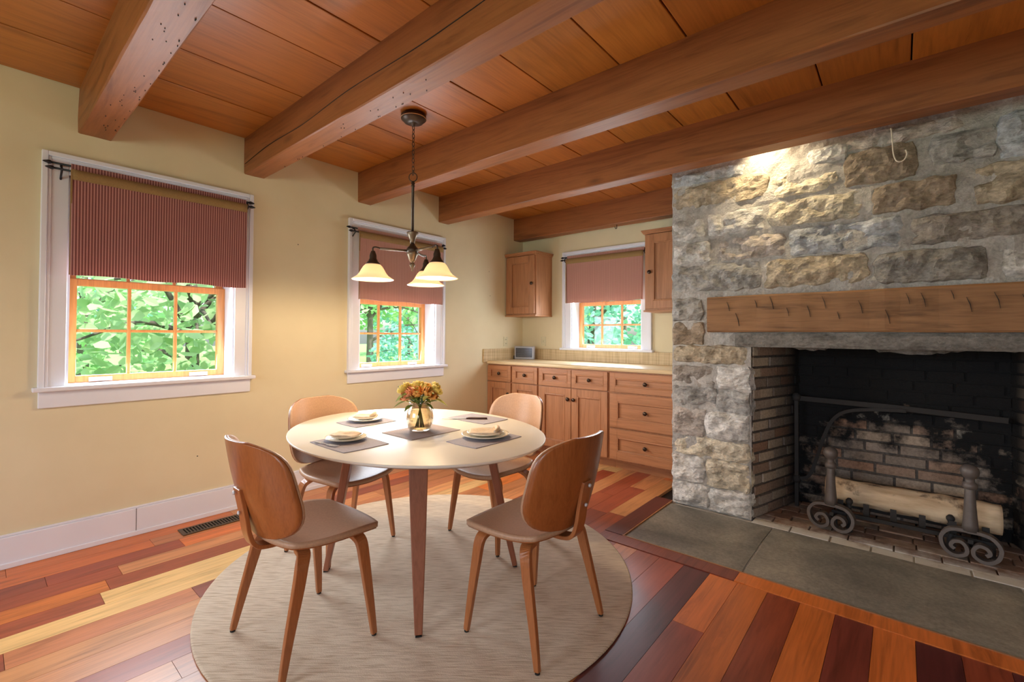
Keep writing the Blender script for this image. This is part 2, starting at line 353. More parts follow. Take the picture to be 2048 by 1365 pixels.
def arc(cx, cy, r, a0, a1, n): return [(cx+r*math.cos(R(a0+(a1-a0)*i/n)), cy+r*math.sin(R(a0+(a1-a0)*i/n))) for i in range(n+1)]
def smooth_path(pts, n=6):
    pts = [Vector(p) for p in pts]; out = []
    for i in range(len(pts)-1):
        p0 = pts[max(i-1, 0)]; p1 = pts[i]; p2 = pts[i+1]; p3 = pts[min(i+2, len(pts)-1)]
        for k in range(n):
            t = k/n; out.append(0.5*((2*p1)+(p2-p0)*t+(2*p0-5*p1+4*p2-p3)*t*t+(3*p1-p0-3*p2+p3)*t**3))
    return out+[pts[-1]]
def lerpl(a, n):
    out = []
    for i in range(n):
        x = i/(n-1)*(len(a)-1); k = min(int(x), len(a)-2); out.append(a[k]+(a[k+1]-a[k])*(x-k))
    return out

# ------------------------------------------------------------------ the room
XW, YB, HC = -3.63, 4.477, 2.667          # left wall, back wall, underside of the ceiling planks
XR, YF, WT = 2.62, -2.62, 0.26            # right wall and front wall (behind the camera), wall thickness
def wall(name, fn, u0, u1, z0, z1, holes, label):
    m = MB(); us = sorted({u0, u1, *[h[0] for h in holes], *[h[1] for h in holes]})
    for a, b in zip(us[:-1], us[1:]):
        cuts = sorted([(h[2], h[3]) for h in holes if h[0] <= a+1e-6 and h[1] >= b-1e-6]); z = z0
        for c0, c1 in cuts:
            if c0 > z: m.box(*fn(a, b, z, c0))
            z = c1
        if z < z1: m.box(*fn(a, b, z, z1))
    return tag(m.build(name, 'wall'), label, kind='structure')
W1 = (0.349, 1.21, 0.945, 2.15); W2 = (2.197, 3.060, 0.940, 2.14); W3 = (-2.902, -2.043, 1.10, 2.10)
wall('wall_left', lambda a, b, z0, z1: (XW-WT, XW, a, b, z0, z1), YF-WT, YB+WT, -0.05, 2.80, [W1, W2], 'pale yellow plaster wall with two windows')
wall('wall_back', lambda a, b, z0, z1: (a, b, YB, YB+WT, z0, z1), XW, XR+WT, -0.05, 2.80, [W3], 'pale yellow plaster wall behind the cabinets')
wall('wall_right', lambda a, b, z0, z1: (XR, XR+WT, a, b, z0, z1), YF-WT, YB, -0.05, 2.80, [], 'pale yellow plaster wall to the right of the camera')
wall('wall_front', lambda a, b, z0, z1: (a, b, YF-WT, YF, z0, z1), XW, XR, -0.05, 2.80, [(-2.9, -1.3, 0.7, 2.25), (0.1, 1.7, 0.7, 2.25)], 'pale yellow plaster wall behind the camera')  # unseen openings added here for the fill lamps

# ceiling: wide planks along Y
ceil = tag(MB().box(XW-WT, XR+WT, YF-WT, YB+WT, HC+0.03, HC+0.10).build('ceiling', 'dark'), 'plank ceiling of stained pine', kind='structure')
edges = [XW, -3.14, -2.73, -2.26, -1.92, -1.545, -1.12, -0.771, -0.335, 0.046, 0.45, 0.86, 1.27, 1.66, 2.06, XR]
for a, b in zip(edges[:-1], edges[1:]):
    k = random.uniform(0.84, 1.14); c = lin((182, 113, 46))
    o = MB().box(a+0.0035, b-0.0035, YF, YB, HC+random.uniform(0, 0.003), HC+0.029).build('plank', 'plank', ceil, bevel=0.003, color=(c[0]*k, c[1]*k*random.uniform(0.94, 1.05), c[2]*k, 1))
# beams along X
def beam(y0, y1, label, waney=0.0, z0=2.407, x1=None):
    nx = 60; m = MB(); X1 = x1 or XR; ring = []
    sec = [(y0, HC+0.004), (y0, z0+0.17), (y0, z0+0.09), (y0, z0+0.006), (y0+0.006, z0), ((y0+y1)/2, z0), (y1-0.006, z0), (y1, z0+0.006), (y1, z0+0.12), (y1, HC+0.004)]
    vs = []; n = len(sec)
    for i in range(nx+1):
        x = XW+(X1-XW)*i/nx
        for k, (y, z) in enumerate(sec):
            w = waney*noise.noise(Vector((x*1.6, y*9, z*9+k)))+0.0022*noise.noise(Vector((x*7, y*30, z*30)))
            fixed = k in (0, n-1)
            vs.append((x, y+(0 if fixed else w), z+(0 if fixed else 0.8*w)))
    fs = [(i*n+k, i*n+k+1, (i+1)*n+k+1, (i+1)*n+k) for i in range(nx) for k in range(n-1)]
    fs += [((i+1)*n+n-1, i*n+n-1, i*n, (i+1)*n) for i in range(nx)] and [(i*n+n-1, i*n, (i+1)*n, (i+1)*n+n-1) for i in range(nx)]
    fs += [tuple(range(n)), tuple(nx*n+k for k in range(n))[::-1]]
    m.add(vs, fs)
    root = thing('ceiling_beam', label, 'beam', (XW, (y0+y1)/2, z0), group='exposed ceiling beams')
    m.build('timber', 'beam', root, smooth=False)
    return root
b1 = beam(0.386, 0.533, 'exposed timber ceiling beam nearest the camera, over the left window', 0.008)
b2 = beam(1.263, 1.402, 'timber ceiling beam with a long crack, in front of the chandelier', 0.005)
b3 = beam(2.176, 2.308, 'timber ceiling beam just behind the chandelier, over the middle window', 0.004)
b4 = beam(3.100, 3.233, 'timber ceiling beam running along the top of the stone chimney breast', 0.003)
b5 = beam(4.299, 4.43, 'short timber ceiling beam against the back wall above the sink window', 0.003, x1=-1.20)
ck = MB().sweep(smooth_path([(XW+0.02, 1.2605, 2.475), (-3.2, 1.2605, 2.505), (-2.7, 1.2605, 2.50), (-2.2, 1.2605, 2.53), (-1.6, 1.2605, 2.525), (-1.0, 1.2605, 2.55)]), lerpl([0.001, 0.004, 0.002, 0.0045, 0.001, 0.003, 0.0005], 31), 0.003, (0, 0, 1))
ck.build('drying_crack', 'dark', b2)
for bb, y0, y1, xs in ((b1, 0.40, 0.525, (XW+0.12, -1.9)), (b2, 1.28, 1.39, (XW+0.35, -1.5))):
    m = MB()
    for k in range(46 if bb is b1 else 22):
        x = random.uniform(*xs); y = random.choice((y1-0.008+random.uniform(-.004, .004), (y0+y1)/2+random.uniform(-.03, .03)))
        m.lathe([(0.0, 2.4015), (0.002, 2.402), (0.002, 2.412)], 6, (x, y, 0))
    o = m.build('nail_holes', 'dark', bb); o['kind'] = 'stuff'
tag(MB().tube([(-2.27, 4.36, 2.409), (-2.27, 4.36, 2.385)]+[(-2.27+0.0, 4.36-0.02+0.02*math.cos(a/8*math.pi), 2.385-0.02*math.sin(a/8*math.pi)) for a in range(9)], 0.0035, 6).build('ceiling_hook', 'rodm', smooth=True), 'small black screw hook under the beam by the back wall', 'hook')

# floor: boards along Y, each a part of the floor
floor = tag(MB().box(XW-WT, XR+WT, YF-WT, YB+WT, -0.12, -0.022).build('floor', 'dark'), 'floor of mixed exotic hardwood boards', kind='structure')
ub = bpy.data.meshes.new('board'); _b = MB().box(-0.5, 0.5, -0.5, 0.5, -1, 0); ub.from_pydata(_b.v, [], _b.f); ub.materials.append(M['board'])
PAL = {'o': (216, 120, 56), 'r': (162, 78, 50), 'd': (98, 44, 42), 'b': (234, 190, 126), 'm': (190, 122, 78), 'p': (212, 146, 94), 'k': (136, 66, 50)}
def board(x0, x1, y0, y1, key, parent=floor, name='board', z=0.0):
    o = bpy.data.objects.new(name, ub); COL.objects.link(o); o.parent = parent
    o.location = ((x0+x1)/2, (y0+y1)/2, z); o.scale = (x1-x0-0.0016, y1-y0-0.0016, 0.0215)
    c = lin(PAL[key]); k = random.uniform(0.9, 1.1); o.color = (c[0]*k, c[1]*k*random.uniform(.95, 1.05), c[2]*k, 1); return o
near = {-0.917: 'd', -0.779: 'o', -0.644: 'o', -0.506: 'r', -0.371: 'o', -0.236: 'k', -0.101: 'o', 0.034: 'd', 0.169: 'r', 0.304: 'd', -1.052: 'r', -1.187: 'r', -1.322: 'm'}
BW = 0.1352; k0 = -24
for k in range(-24, 24):
    x0 = -0.506+k*BW; x1 = x0+BW
    if x1 < XW+0.02 or x0 > XR: continue
    x0 = max(x0, XW); x1 = min(x1, XR)
    ystop = 2.532 if x0 > -1.46 else YB
    y = ystop; first = True; nb_ = -1
    off = random.uniform(0.3, 1.5)
    while y > YF+0.02:
        L = off if (first and not any(abs(x0-q) < 0.05 for q in near)) else random.uniform(0.55, 1.7)
        key = random.choice('oommmpprrkb' if x0 < -1.5 else 'oorrmdkp')
        if first:
            for q, kk in near.items():
                if abs(x0-q) < 0.05: key = kk; L = {'-0.779': 0.52, '-0.917': 1.3}.get(str(q), random.uniform(0.8, 1.6))
        if abs(x0+2.936) < 0.06:
            L = [1.5, 1.38, 1.18, 0.9, 0.7, 1.2, 1.2][nb_ := min(6, int(nb_+1))]; key = 'mpbromm'[nb_]
        y2 = max(YF, y-L)
        if y2-YF < 0.25: y2 = YF
        board(x0, x1, y2, y, key); y = y2; first = False
# border boards round the hearth
board(-1.455, -0.66, 2.534, 2.642, 'k', z=0.004); board(-0.66, 1.36, 2.534, 2.642, 'o', z=0.004)
board(-1.455, -1.335, 2.644, 3.452, 'd', z=0.006)
for x in (1.36+0.0, ): board(1.30, 1.36, 2.644, YB, 'd', z=0.004)
for k in range(9): board(1.362+k*0.14, min(XR, 1.362+(k+1)*0.14), 2.534, YB, random.choice('ormk'))
# thin bead between border board and the slabs
MB().box(-1.335, 1.30, 2.643, 2.650, -0.02, 0.006).box(-1.335, -1.327, 2.652, 3.45, -0.02, 0.005).build('hearth_bead', 'cabh', floor)

# baseboard with a quarter round shoe
bb = MB().box(XW, XW+0.018, YF, 3.86, 0.0, 0.165).box(XW+0.018, XW+0.026, YF, 3.86, 0.0, 0.03).box(XW, XW+0.012, YF, 3.86, 0.165, 0.178)
bo = tag(bb.build('baseboard_left', 'white', bevel=0.004), 'white painted baseboard under the left windows', kind='structure')
MB().box(XW+0.0178, XW+0.0188, 0.675, 0.6775, 0.0, 0.166).build('butt_joint', 'dark', bo)

# ------------------------------------------------------------------ windows
def make_window(n, T, W, label, apron=True, side='y'):
    """T(u, d, z): u along the wall, d outward from the room face"""
    u0, u1, z0, z1 = W; C = 0.108
    def bx(m, ua, ub_, da, db, za, zb):
        a = T(ua, da, za); b = T(ub_, db, zb); return m.box(a[0], b[0], a[1], b[1], a[2], b[2])
    root = thing('window_%d' % n, label, None, T((u0+u1)/2, 0, z0), kind='structure')
    cs = []
    for ua, ub_, za, zb, nm in ((u0-C, u0, z0, z1+C, 'casing'), (u1, u1+C, z0, z1+C, 'casing'), (u0, u1, z1, z1+C, 'head_casing')):
        m = MB(); bx(m, ua, ub_, -0.016, 0, za, zb); cs.append((m, nm))
    # backband and bead on the outer edge
    bx(cs[0][0], u0-C-0.004, u0-C+0.022, -0.032, 0, z0, z1+C+0.004); bx(cs[0][0], u0-C+0.022, u0-C+0.036, -0.024, 0, z0, z1+C-0.022)
    bx(cs[1][0], u1+C-0.022, u1+C+0.004, -0.032, 0, z0, z1+C+0.004); bx(cs[1][0], u1+C-0.036, u1+C-0.022, -0.024, 0, z0, z1+C-0.022)
    bx(cs[2][0], u0-C+0.022, u1+C-0.022, -0.032, 0, z1+C-0.022, z1+C+0.004); bx(cs[2][0], u0-C+0.036, u1+C-0.036, -0.024, 0, z1+C-0.036, z1+C-0.022)
    for m, nm in cs: m.build(nm, 'white', root, bevel=0.004)
    m = MB(); bx(m, u0-0.0, u0+0.012, 0, 0.26, z0, z1); bx(m, u1-0.012, u1, 0, 0.26, z0, z1); bx(m, u0, u1, 0, 0.26, z1-0.012, z1); m.build('jamb', 'white', root)
    m = MB(); bx(m, u0-C-0.025, u1+C+0.025, -0.055, 0.0, z0-0.022, z0+0.003); bx(m, u0, u1, -0.001, 0.24, z0-0.022, z0+0.003); m.build('stool', 'white', root, bevel=0.006)
    if apron:
        m = MB(); bx(m, u0-C, u1+C, -0.018, 0, z0-0.115, z0-0.022); m.build('apron', 'white', root, bevel=0.004)
    zm = z0+0.63 if n != 3 else z0+0.53
    def sash(za, zb, d0, name, lifts):
        a, b = u0+0.012, u1-0.012; st = 0.047
        m = MB(); bx(m, a, a+st, d0, d0+0.04, za, zb); bx(m, b-st, b, d0, d0+0.04, za, zb); bx(m, a+st, b-st, d0, d0+0.04, za, za+0.042); bx(m, a+st, b-st, d0, d0+0.04, zb-0.042, zb)
        s = m.build(name, 'sash', root, bevel=0.003)
        ga, gb, gz0, gz1 = a+st, b-st, za+0.042, zb-0.042
        for k in (1, 2):
            m = MB(); uu = ga+(gb-ga)*k/3; bx(m, uu-0.009, uu+0.009, d0+0.008, d0+0.034, gz0, gz1); m.build('muntin', 'sash', s, bevel=0.003)
        m = MB(); zz = (gz0+gz1)/2; bx(m, ga, gb, d0+0.01, d0+0.032, zz-0.009, zz+0.009); m.build('muntin', 'sash', s, bevel=0.003)
        for i in range(3):
            for j in range(2):
                m = MB(); bx(m, ga+(gb-ga)*i/3, ga+(gb-ga)*(i+1)/3, d0+0.019, d0+0.023, gz0+(gz1-gz0)*j/2, gz0+(gz1-gz0)*(j+1)/2); m.build('pane', 'glass', s)
        if lifts:
            for q in (0.2, 0.8):
                uu = u0+(u1-u0)*q; m = MB(); bx(m, uu-0.055, uu+0.055, d0-0.006, d0, za+0.004, za+0.03); bx(m, uu-0.035, uu+0.035, d0-0.022, d0-0.004, za+0.02, za+0.03); m.build('sash_lift', 'steel', s, bevel=0.002)
    sash(z0+0.004, zm, 0.145, 'lower_sash', True)
    sash(zm-0.035, z1-0.012, 0.19, 'upper_sash', False)
    return root
TL = lambda u, d, z: (XW-d, u, z)
TB = lambda u, d, z: (u, YB+d, z)
make_window(1, TL, W1, 'white cased window with a six pane fir sash, nearest the camera')
make_window(2, TL, W2, 'white cased six pane window behind the chandelier')
make_window(3, TB, W3, 'white cased six pane window over the counter', apron=False)

def make_shade(T, u0, u1, zt, zb, mat, label, skew, so):
    """flat striped curtain on two thin rods"""
    root = thing('window_shade', label, 'window shade', T((u0+u1)/2, -0.06, zb), group='striped window shades')
    nu = 48; m = MB()
    def fn(u, v):
        uu = u0+(u1-u0)*(u+1)/2; t = (v+1)/2; z = zb+(zt-zb)*t
        d = -0.075-0.006*math.sin(uu*21)*(1-t)-0.012*(1-t)*math.sin(uu*3.1+1)
        return T(uu+skew*(1-t)*(u0-uu)/(u1-u0), d, z+0.004*math.sin(uu*15)*(1-t))
    m.shell(fn, nu, 10, 0.003); m.build('fabric', mat, root, smooth=True)
    m = MB()
    def fn2(u, v):
        uu = u0+(u1-u0)*(u+1)/2; z = zt-0.052+0.058*(v+1)/2; return T(uu, -0.0785-0.001*math.sin(uu*40), z)
    m.shell(fn2, 30, 2, 0.002); m.build('header_band', 'band', root, smooth=True)
    m = MB(); m.shell(lambda u, v: T(u0+(u1-u0)*(u+1)/2, -0.0535, zt+0.000+0.042*(v+1)/2), 30, 2, 0.003); m.build('back_heading', mat, root)
    m = MB(); m.shell(lambda u, v: (lambda p: T(u0-0.004+0.008*(u+1)/2-skew*0.0, -0.080, zb+(zt-zb)*(v+1)/2))(0), 1, 8, 0.002); m.build('side_binding', 'band', root)
    for d, z, ex in ((-0.067, zt-0.004, so), (-0.045, zt+0.03, so+0.008)):
        m = MB(); m.tube([T(u0-ex, d, z), T(u1+ex*0.3, d, z)], 0.006, 8)
        rod = m.build('rod', 'rodm', root, smooth=True)
        for uu, sg in ((u0-ex, -1), (u1+ex*0.3, 1)):
            m = MB(); m.tube([T(uu+sg*q, d, z) for q in (0, 0.004, 0.012, 0.03, 0.036)], [0.007, 0.011, 0.011, 0.005, 0.001], 8); m.build('finial', 'rodm', rod, smooth=True)
    for uu in (u0-so*0.55, u1+so*0.12):
        m = MB(); m.tube([T(uu, -0.014, zt-0.05), T(uu, -0.03, zt-0.035), T(uu, -0.067, zt-0.01), T(uu, -0.062, zt+0.004), T(uu, -0.045, zt+0.024), T(uu, -0.03, zt+0.028), T(uu, -0.016, zt+0.022)], 0.005, 6); m.build('bracket', 'rodm', root, smooth=True)
    return root
make_shade(TL, 0.352, 1.262, 2.165, 1.575, 'shade_y', 'red and tan striped shade over the window nearest the camera', 0.0, 0.07)
make_shade(TL, 2.150, 3.10, 2.135, 1.550, 'shade_w', 'faded brick red shade over the window behind the chandelier', 0.0, 0.06)
make_shade(TB, -2.93, -1.995, 2.115, 1.615, 'shade_x', 'pinkish striped shade over the small window above the counter', 0.0, 0.05)

# ------------------------------------------------------------------ stone fireplace
YS = 3.45; FXL, FXR = -1.33, 1.30; OX0, OX1, OZ = -0.785, 0.69, 1.18; YK = 4.10; BX0, BX1 = -0.605, 0.51
fire = thing('stone_fireplace', 'rough grey stone chimney breast with open sooty brick firebox', 'fireplace', (0, YS, 0))
def rough_face(m, x0, x1, z0, z1, y, amp=0.017, step=0.026):
    nx = max(2, int((x1-x0)/step)); nz = max(2, int((z1-z0)/step)); vs = []; fs = []
    for i in range(nx+1):
        for j in range(nz+1):
            x = x0+(x1-x0)*i/nx; z = z0+(z1-z0)*j/nz
            q = noise.noise(Vector((x*6, z*8, 1)))+0.6*noise.noise(Vector((x*19, z*21, 5)))
            vs.append((x, y+amp*q, z))
    for i in range(nx):
        for j in range(nz): a = i*(nz+1)+j; fs.append((a, a+nz+1, a+nz+2, a+1))
    m.add(vs, fs)
m = MB(); rough_face(m, FXL, OX0, 0, OZ+0.09, YS); rough_face(m, OX1, FXR, 0, OZ+0.09, YS); rough_face(m, FXL, FXR, OZ+0.09, 2.66, YS)
m.box(FXL+0.01, OX0-0.005, YS+0.02, YB, -0.02, OZ+0.1); m.box(OX1+0.005, FXR-0.01, YS+0.02, YB, -0.02, OZ+0.1); m.box(FXL+0.01, FXR-0.01, YS+0.02, YB, OZ+0.09, 2.66)
m.build('mortar_bed', 'mortar', fire, smooth=False)
G = {'g': (168, 166, 163), 'w': (216, 214, 211), 't': (190, 176, 154), 'b': (158, 142, 124), 'u': (184, 188, 194), 'k': (142, 138, 132), 'c': (212, 202, 182), 'p': (190, 180, 172), 'n': (152, 144, 136)}
ST = [(-1.32,-0.82,2.385,2.44,'u'), (-1.32,-0.69,2.20,2.355,'t'), (-0.66,-0.31,2.17,2.32,'c'), (-0.44,-0.26,2.35,2.43,'w'), (-0.25,0.06,2.17,2.36,'b'), (-0.24,0.25,2.385,2.45,'p'), (0.14,0.37,2.21,2.36,'g'), (0.40,0.68,2.19,2.40,'u'),
 (-1.06,-0.71,1.98,2.12,'w'), (-0.67,-0.18,1.98,2.13,'c'), (-0.12,0.22,1.98,2.13,'b'), (0.31,0.62,1.96,2.15,'t'), (-1.31,-1.10,1.97,2.10,'w'), (-1.31,-1.06,1.79,1.93,'w'), (-0.98,-0.59,1.79,1.93,'p'), (-0.55,0.0,1.78,1.94,'u'), (0.05,0.60,1.78,1.92,'n'),
 (-1.32,-0.73,1.58,1.76,'g'), (-0.69,-0.16,1.58,1.75,'t'), (-0.11,0.34,1.57,1.73,'k'), (0.41,0.70,1.56,1.72,'w'), (-1.32,-1.12,1.37,1.52,'g'), (-1.32,-1.11,1.19,1.34,'b'), (-1.31,-0.81,1.06,1.17,'t'), (-1.32,-1.03,0.88,1.02,'n'), (-1.00,-0.78,0.88,1.03,'w'),
 (-1.32,-1.02,0.75,0.87,'g'), (-1.00,-0.78,0.71,0.86,'g'), (-1.31,-1.10,0.52,0.71,'p'), (-1.08,-0.78,0.52,0.70,'w'), (-1.31,-0.79,0.38,0.50,'c'), (-1.32,-1.10,0.18,0.36,'w'), (-1.07,-0.78,0.18,0.36,'c'), (-1.31,-1.08,0.02,0.16,'w'), (-1.05,-0.78,0.01,0.16,'w'),
 (0.66,1.0,1.98,2.14,'g'), (0.74,1.25,2.18,2.38,'c'), (0.66,1.2,1.76,1.93,'u'), (0.75,1.25,1.55,1.72,'t'), (0.72,1.0,0.05,0.2,'w'), (0.75,1.25,0.25,0.42,'g'), (0.72,1.1,0.46,0.66,'c'), (0.8,1.25,0.7,0.9,'u'), (0.72,1.2,0.94,1.12,'t'), (1.04,1.28,1.98,2.14,'b')]
for si, (x0, x1, z0, z1, key) in enumerate(ST):
    x0 -= 0.028; x1 += 0.028; z0 -= 0.022; z1 += 0.022; x0 = max(x0, FXL-0.012)
    if x0 < OX0-0.1 and x1 > OX0-0.1 and z1 < OZ: x1 = min(x1, OX0+0.012)
    nu = max(10, int((x1-x0)/0.02)); nv = max(8, int((z1-z0)/0.018)); sd = si*7.3; bl = random.uniform(0.03, 0.055); vs = []; fs = []
    for i in range(nu+1):
        for j in range(nv+1):
            u = -1+2*i/nu; v = -1+2*j/nv
            k = 0.32; uu = u*math.sqrt(max(0, 1-k*v*v/2*abs(v))); vv = v*math.sqrt(max(0, 1-k*u*u/2*abs(u)**3))
            x = (x0+x1)/2+uu*(x1-x0)/2+0.02*noise.noise(Vector((v*1.8, sd, u*2.2))); z = (z0+z1)/2+vv*(z1-z0)/2+0.016*noise.noise(Vector((sd, u*2.6*(x1-x0)/0.3, v)))
            e = max(abs(u)**4.5, abs(v)**3.5); prof = max(0, 1-e)**0.75
            rr = noise.noise(Vector((x*8, z*11, sd)))*0.030+noise.noise(Vector((x*21, z*26, sd)))*0.020+abs(noise.noise(Vector((x*5, z*16, sd+3))))*-0.022
            y = YS+0.012-prof*(bl+rr)
            if i in (0, nu) or j in (0, nv): y = YS+0.035
            vs.append((x, min(y, YS+0.035), z))
    for i in range(nu):
        for j in range(nv): a = i*(nv+1)+j; fs.append((a, a+nv+1, a+nv+2, a+1))
    c = lin(G[key]); kk = random.uniform(1.05, 1.25)
    MB().add(vs, fs).build('stone', 'stone', fire, smooth=False, color=(c[0]*kk, c[1]*kk, c[2]*kk, 1))
# lintel stone over the opening
m = MB()
def fl(u, v):
    x = -0.88+(0.80+0.88)*(u+1)/2; z = 1.176+0.096*(v+1)/2; q = noise.noise(Vector((x*5, z*20, 3)))*0.010+noise.noise(Vector((x*17, z*40, 8)))*0.005
    return (x, YS-0.035+q+0.012*abs(v)**6, z+0.003*noise.noise(Vector((x*3, 2, 2))))
m.shell(fl, 60, 5, 0.18); m.build('lintel', 'stone', fire, color=lin((140, 136, 130)))
MB().box(OX0, OX1, YS+0.12, YB, OZ+0.0, OZ+0.09).build('throat', 'boxmortar', fire)
# firebox: backing walls with separate bricks
def brick_wall(p0, p1, z0, z1, rows, L, inward, seed):
    rnd = random.Random(seed); a = Vector((p0[0], p0[1], 0)); b = Vector((p1[0], p1[1], 0)); W = (b-a).length; d = (b-a).normalized(); nrm = Vector((inward[0], inward[1], 0)).normalized()
    m = MB(); o = nrm*-0.10
    m.add([a, b, b+o, a+o]+[q+Vector((0, 0, z1)) for q in (a, b, b+o, a+o)], [(0, 1, 5, 4), (1, 2, 6, 5), (2, 3, 7, 6), (3, 0, 4, 7), (4, 5, 6, 7)]); m.build('firebox_backing', 'boxmortar', fire)
    h = (z1-z0)/rows
    for r in range(rows):
        x = -(L/2 if r % 2 else 0)+rnd.uniform(-0.02, 0.02); slope = 0
        while x < W-0.01:
            l = L*rnd.uniform(0.86, 1.12); xa = max(0.004, x+0.005); xb = min(W-0.004, x+l-0.005)
            if xb-xa > 0.025:
                pr = rnd.uniform(0.004, 0.014); za = z0+r*h+0.005+rnd.uniform(0, .003); zb = z0+(r+1)*h-0.005; vs = []
                for q in (-0.02, pr):
                    for (xx, zz) in ((xa, za), (xb, za), (xb, zb), (xa, zb)):
                        e = 0.003 if q > 0 else 0; sx = e if xx == xa else -e; sz = e if zz == za else -e
                        vs.append(a+d*(xx+sx)+nrm*(q+rnd.uniform(-.002, .002))+Vector((0, 0, zz+sz)))
                c = lin(rnd.choice([(164, 138, 120), (178, 160, 142), (148, 134, 122), (194, 178, 158), (164, 150, 138), (166, 130, 108)]))
                if rnd.random() < 0.03: c = lin((200, 192, 180))
                MB().add(vs, [(4, 5, 6, 7), (0, 1, 5, 4), (1, 2, 6, 5), (2, 3, 7, 6), (3, 0, 4, 7)]).build('brick', 'brick', fire, color=c)
            x += l
brick_wall((OX0, YS+0.02), (BX0, YK), 0.0, OZ, 16, 0.205, (1, -0.28), 3)
brick_wall((BX0, YK), (BX1, YK), 0.0, OZ, 16, 0.215, (0, -1), 4)
brick_wall((BX1, YK), (OX1, YS+0.02), 0.0, OZ, 16, 0.235, (-1, -0.28), 5)
# firebox floor bricks and the ash strewn strip behind the slabs
y = 3.405; row = 0
MB().box(OX0-0.55, OX1+0.6, 3.40, YK, -0.05, -0.012).build('ash_bed', 'ash', fire, color=lin((150, 138, 124)))
while y < YK-0.02:
    x = OX0+0.01-(0.1 if row % 2 else 0)
    while x < OX1-0.02:
        l = random.uniform(0.19, 0.24); xa = max(x, OX0+0.01); xb = min(x+l-0.008, OX1-0.01)
        if xb-xa > 0.04:
            z = random.uniform(-0.004, 0.004); MB().box(xa, xb, y, min(y+0.096, YK), -0.03, z).build('hearth_brick', 'ash', fire, bevel=0.003, color=lin(random.choice([(160, 128, 106), (176, 142, 118), (146, 120, 104), (168, 148, 130)])))
        x += l
    y += 0.104; row += 1
MB().box(-1.325, 1.295, 2.652, 3.41, -0.06, -0.006).build('slab_joint', 'mortar', fire)
# hearth slabs of bluestone
for x0, x1, lab in ((-1.322, -0.655, None), (-0.645, 0.445, None), (0.462, 1.29, None)):
    m = MB(); nx = 24; ny = 12; vs = []; fs = []
    def fs_(u, v):
        x = x0+(x1-x0)*(u+1)/2; yv = 2.655+(3.402-2.655)*(v+1)/2
        jx = 0.006*noise.noise(Vector((yv*5, x0, 1))) if abs(u) > 0.99 else 0; jy = 0.009*noise.noise(Vector((x*4, 1, 1))) if v > 0.99 else 0
        return (x+jx, yv+jy, 0.0015+0.0016*noise.noise(Vector((x*3, yv*3, 2)))-0.0025*max(abs(u)**14, abs(v)**14))
    MB().shell(fs_, 30, 18, 0.05).build('hearth_slab', 'slab', fire, smooth=False)
# hewn oak mantel
mantel = thing('mantel_beam', 'hewn brown oak mantel beam set in the stone over the firebox', 'mantel', (-0.1, YS, 1.276))
m = MB(); nx = 90; ny = 7; sec = [(YS+0.06, 1.276), (YS-0.052, 1.276), (YS-0.06, 1.286), (YS-0.062, 1.34), (YS-0.062, 1.40), (YS-0.062, 1.46), (YS-0.06, 1.514), (YS-0.05, 1.524), (YS+0.06, 1.526)]; vs = []; n = len(sec)
for i in range(nx+1):
    x = -1.057+(1.0+1.057)*i/nx; ad = (abs(((x*5.3+0.35*noise.noise(Vector((x*3, 0, 0)))) % 1)-0.5)-0.25)*0.008
    for k, (yy, zz) in enumerate(sec):
        fr = 1 if 1 < k < 7 else 0.3
        vs.append((x, yy+fr*(ad+0.005*noise.noise(Vector((x*6, zz*14, 2)))), zz+0.004*noise.noise(Vector((x*2, k*0.3, 7)))+0.008*(i/nx)*(1 if k > 5 else 0)))
fs = [(i*n+k, (i+1)*n+k, (i+1)*n+(k+1) % n, i*n+(k+1) % n) for i in range(nx) for k in range(n)]+[tuple(range(n)), tuple(nx*n+k for k in range(n))[::-1]]
MB().add(vs, fs).build('timber', 'mantel', mantel)
m = MB()
for i in range(16):
    x = -0.95+i*0.095+random.uniform(-.03, .03); z = random.uniform(1.40, 1.51); L = random.uniform(0.03, 0.09)
    m.sweep([(x, YS-0.066, z), (x+L*0.18, YS-0.0665, z-L*0.5), (x+L*0.25, YS-0.066, z-L)], [0.001, 0.003, 0.001], 0.005, (1, 0, 0))
o = m.build('axe_cuts', 'dark', mantel); o['kind'] = 'stuff'
# wire hook hanging on the stone, pot crane
tag(MB().tube(smooth_path([(-0.04, 3.345, 2.43), (-0.035, 3.345, 2.36), (-0.03, 3.345, 2.28), (-0.015, 3.344, 2.235), (0.012, 3.343, 2.232), (0.027, 3.343, 2.262), (0.022, 3.343, 2.29)]), 0.0035, 6).build('wire_hook', 'china', smooth=True), 'bent pale wire hook hanging on the stones below the beam', 'hook')
crane = thing('pot_crane', 'black iron pot crane with a curved brace inside the firebox', 'fireplace crane', (-0.64, 3.96, 0))
MB().sweep([(-0.635, 3.96, 0.0), (-0.635, 3.96, 0.83)], 0.026, 0.026, (1, 0, 0)).build('post', 'iron', crane, bevel=0.003)
MB().sweep([(-0.66, 3.96, 0.795), (-0.1, 3.97, 0.782), (0.44, 3.98, 0.755)], 0.034, [0.014, 0.014, 0.010], (0, 0, 1)).build('arm', 'iron', crane)
MB().sweep(smooth_path([(-0.635, 3.957, 0.205), (-0.56, 3.957, 0.235), (-0.515, 3.957, 0.36), (-0.47, 3.958, 0.52), (-0.42, 3.958, 0.65), (-0.34, 3.958, 0.725), (-0.2, 3.96, 0.755), (-0.02, 3.962, 0.765)]), 0.02, 0.022, (0, 1, 0)).build('brace', 'iron', crane)
for z in (0.2, 0.80): MB().lathe([(0.0, z-0.03), (0.022, z-0.025), (0.03, z), (0.022, z+0.025), (0.0, z+0.03)], 12, (-0.635, 3.96, 0)).build('eye', 'iron', crane, smooth=True)
crane.location.x += 0.038
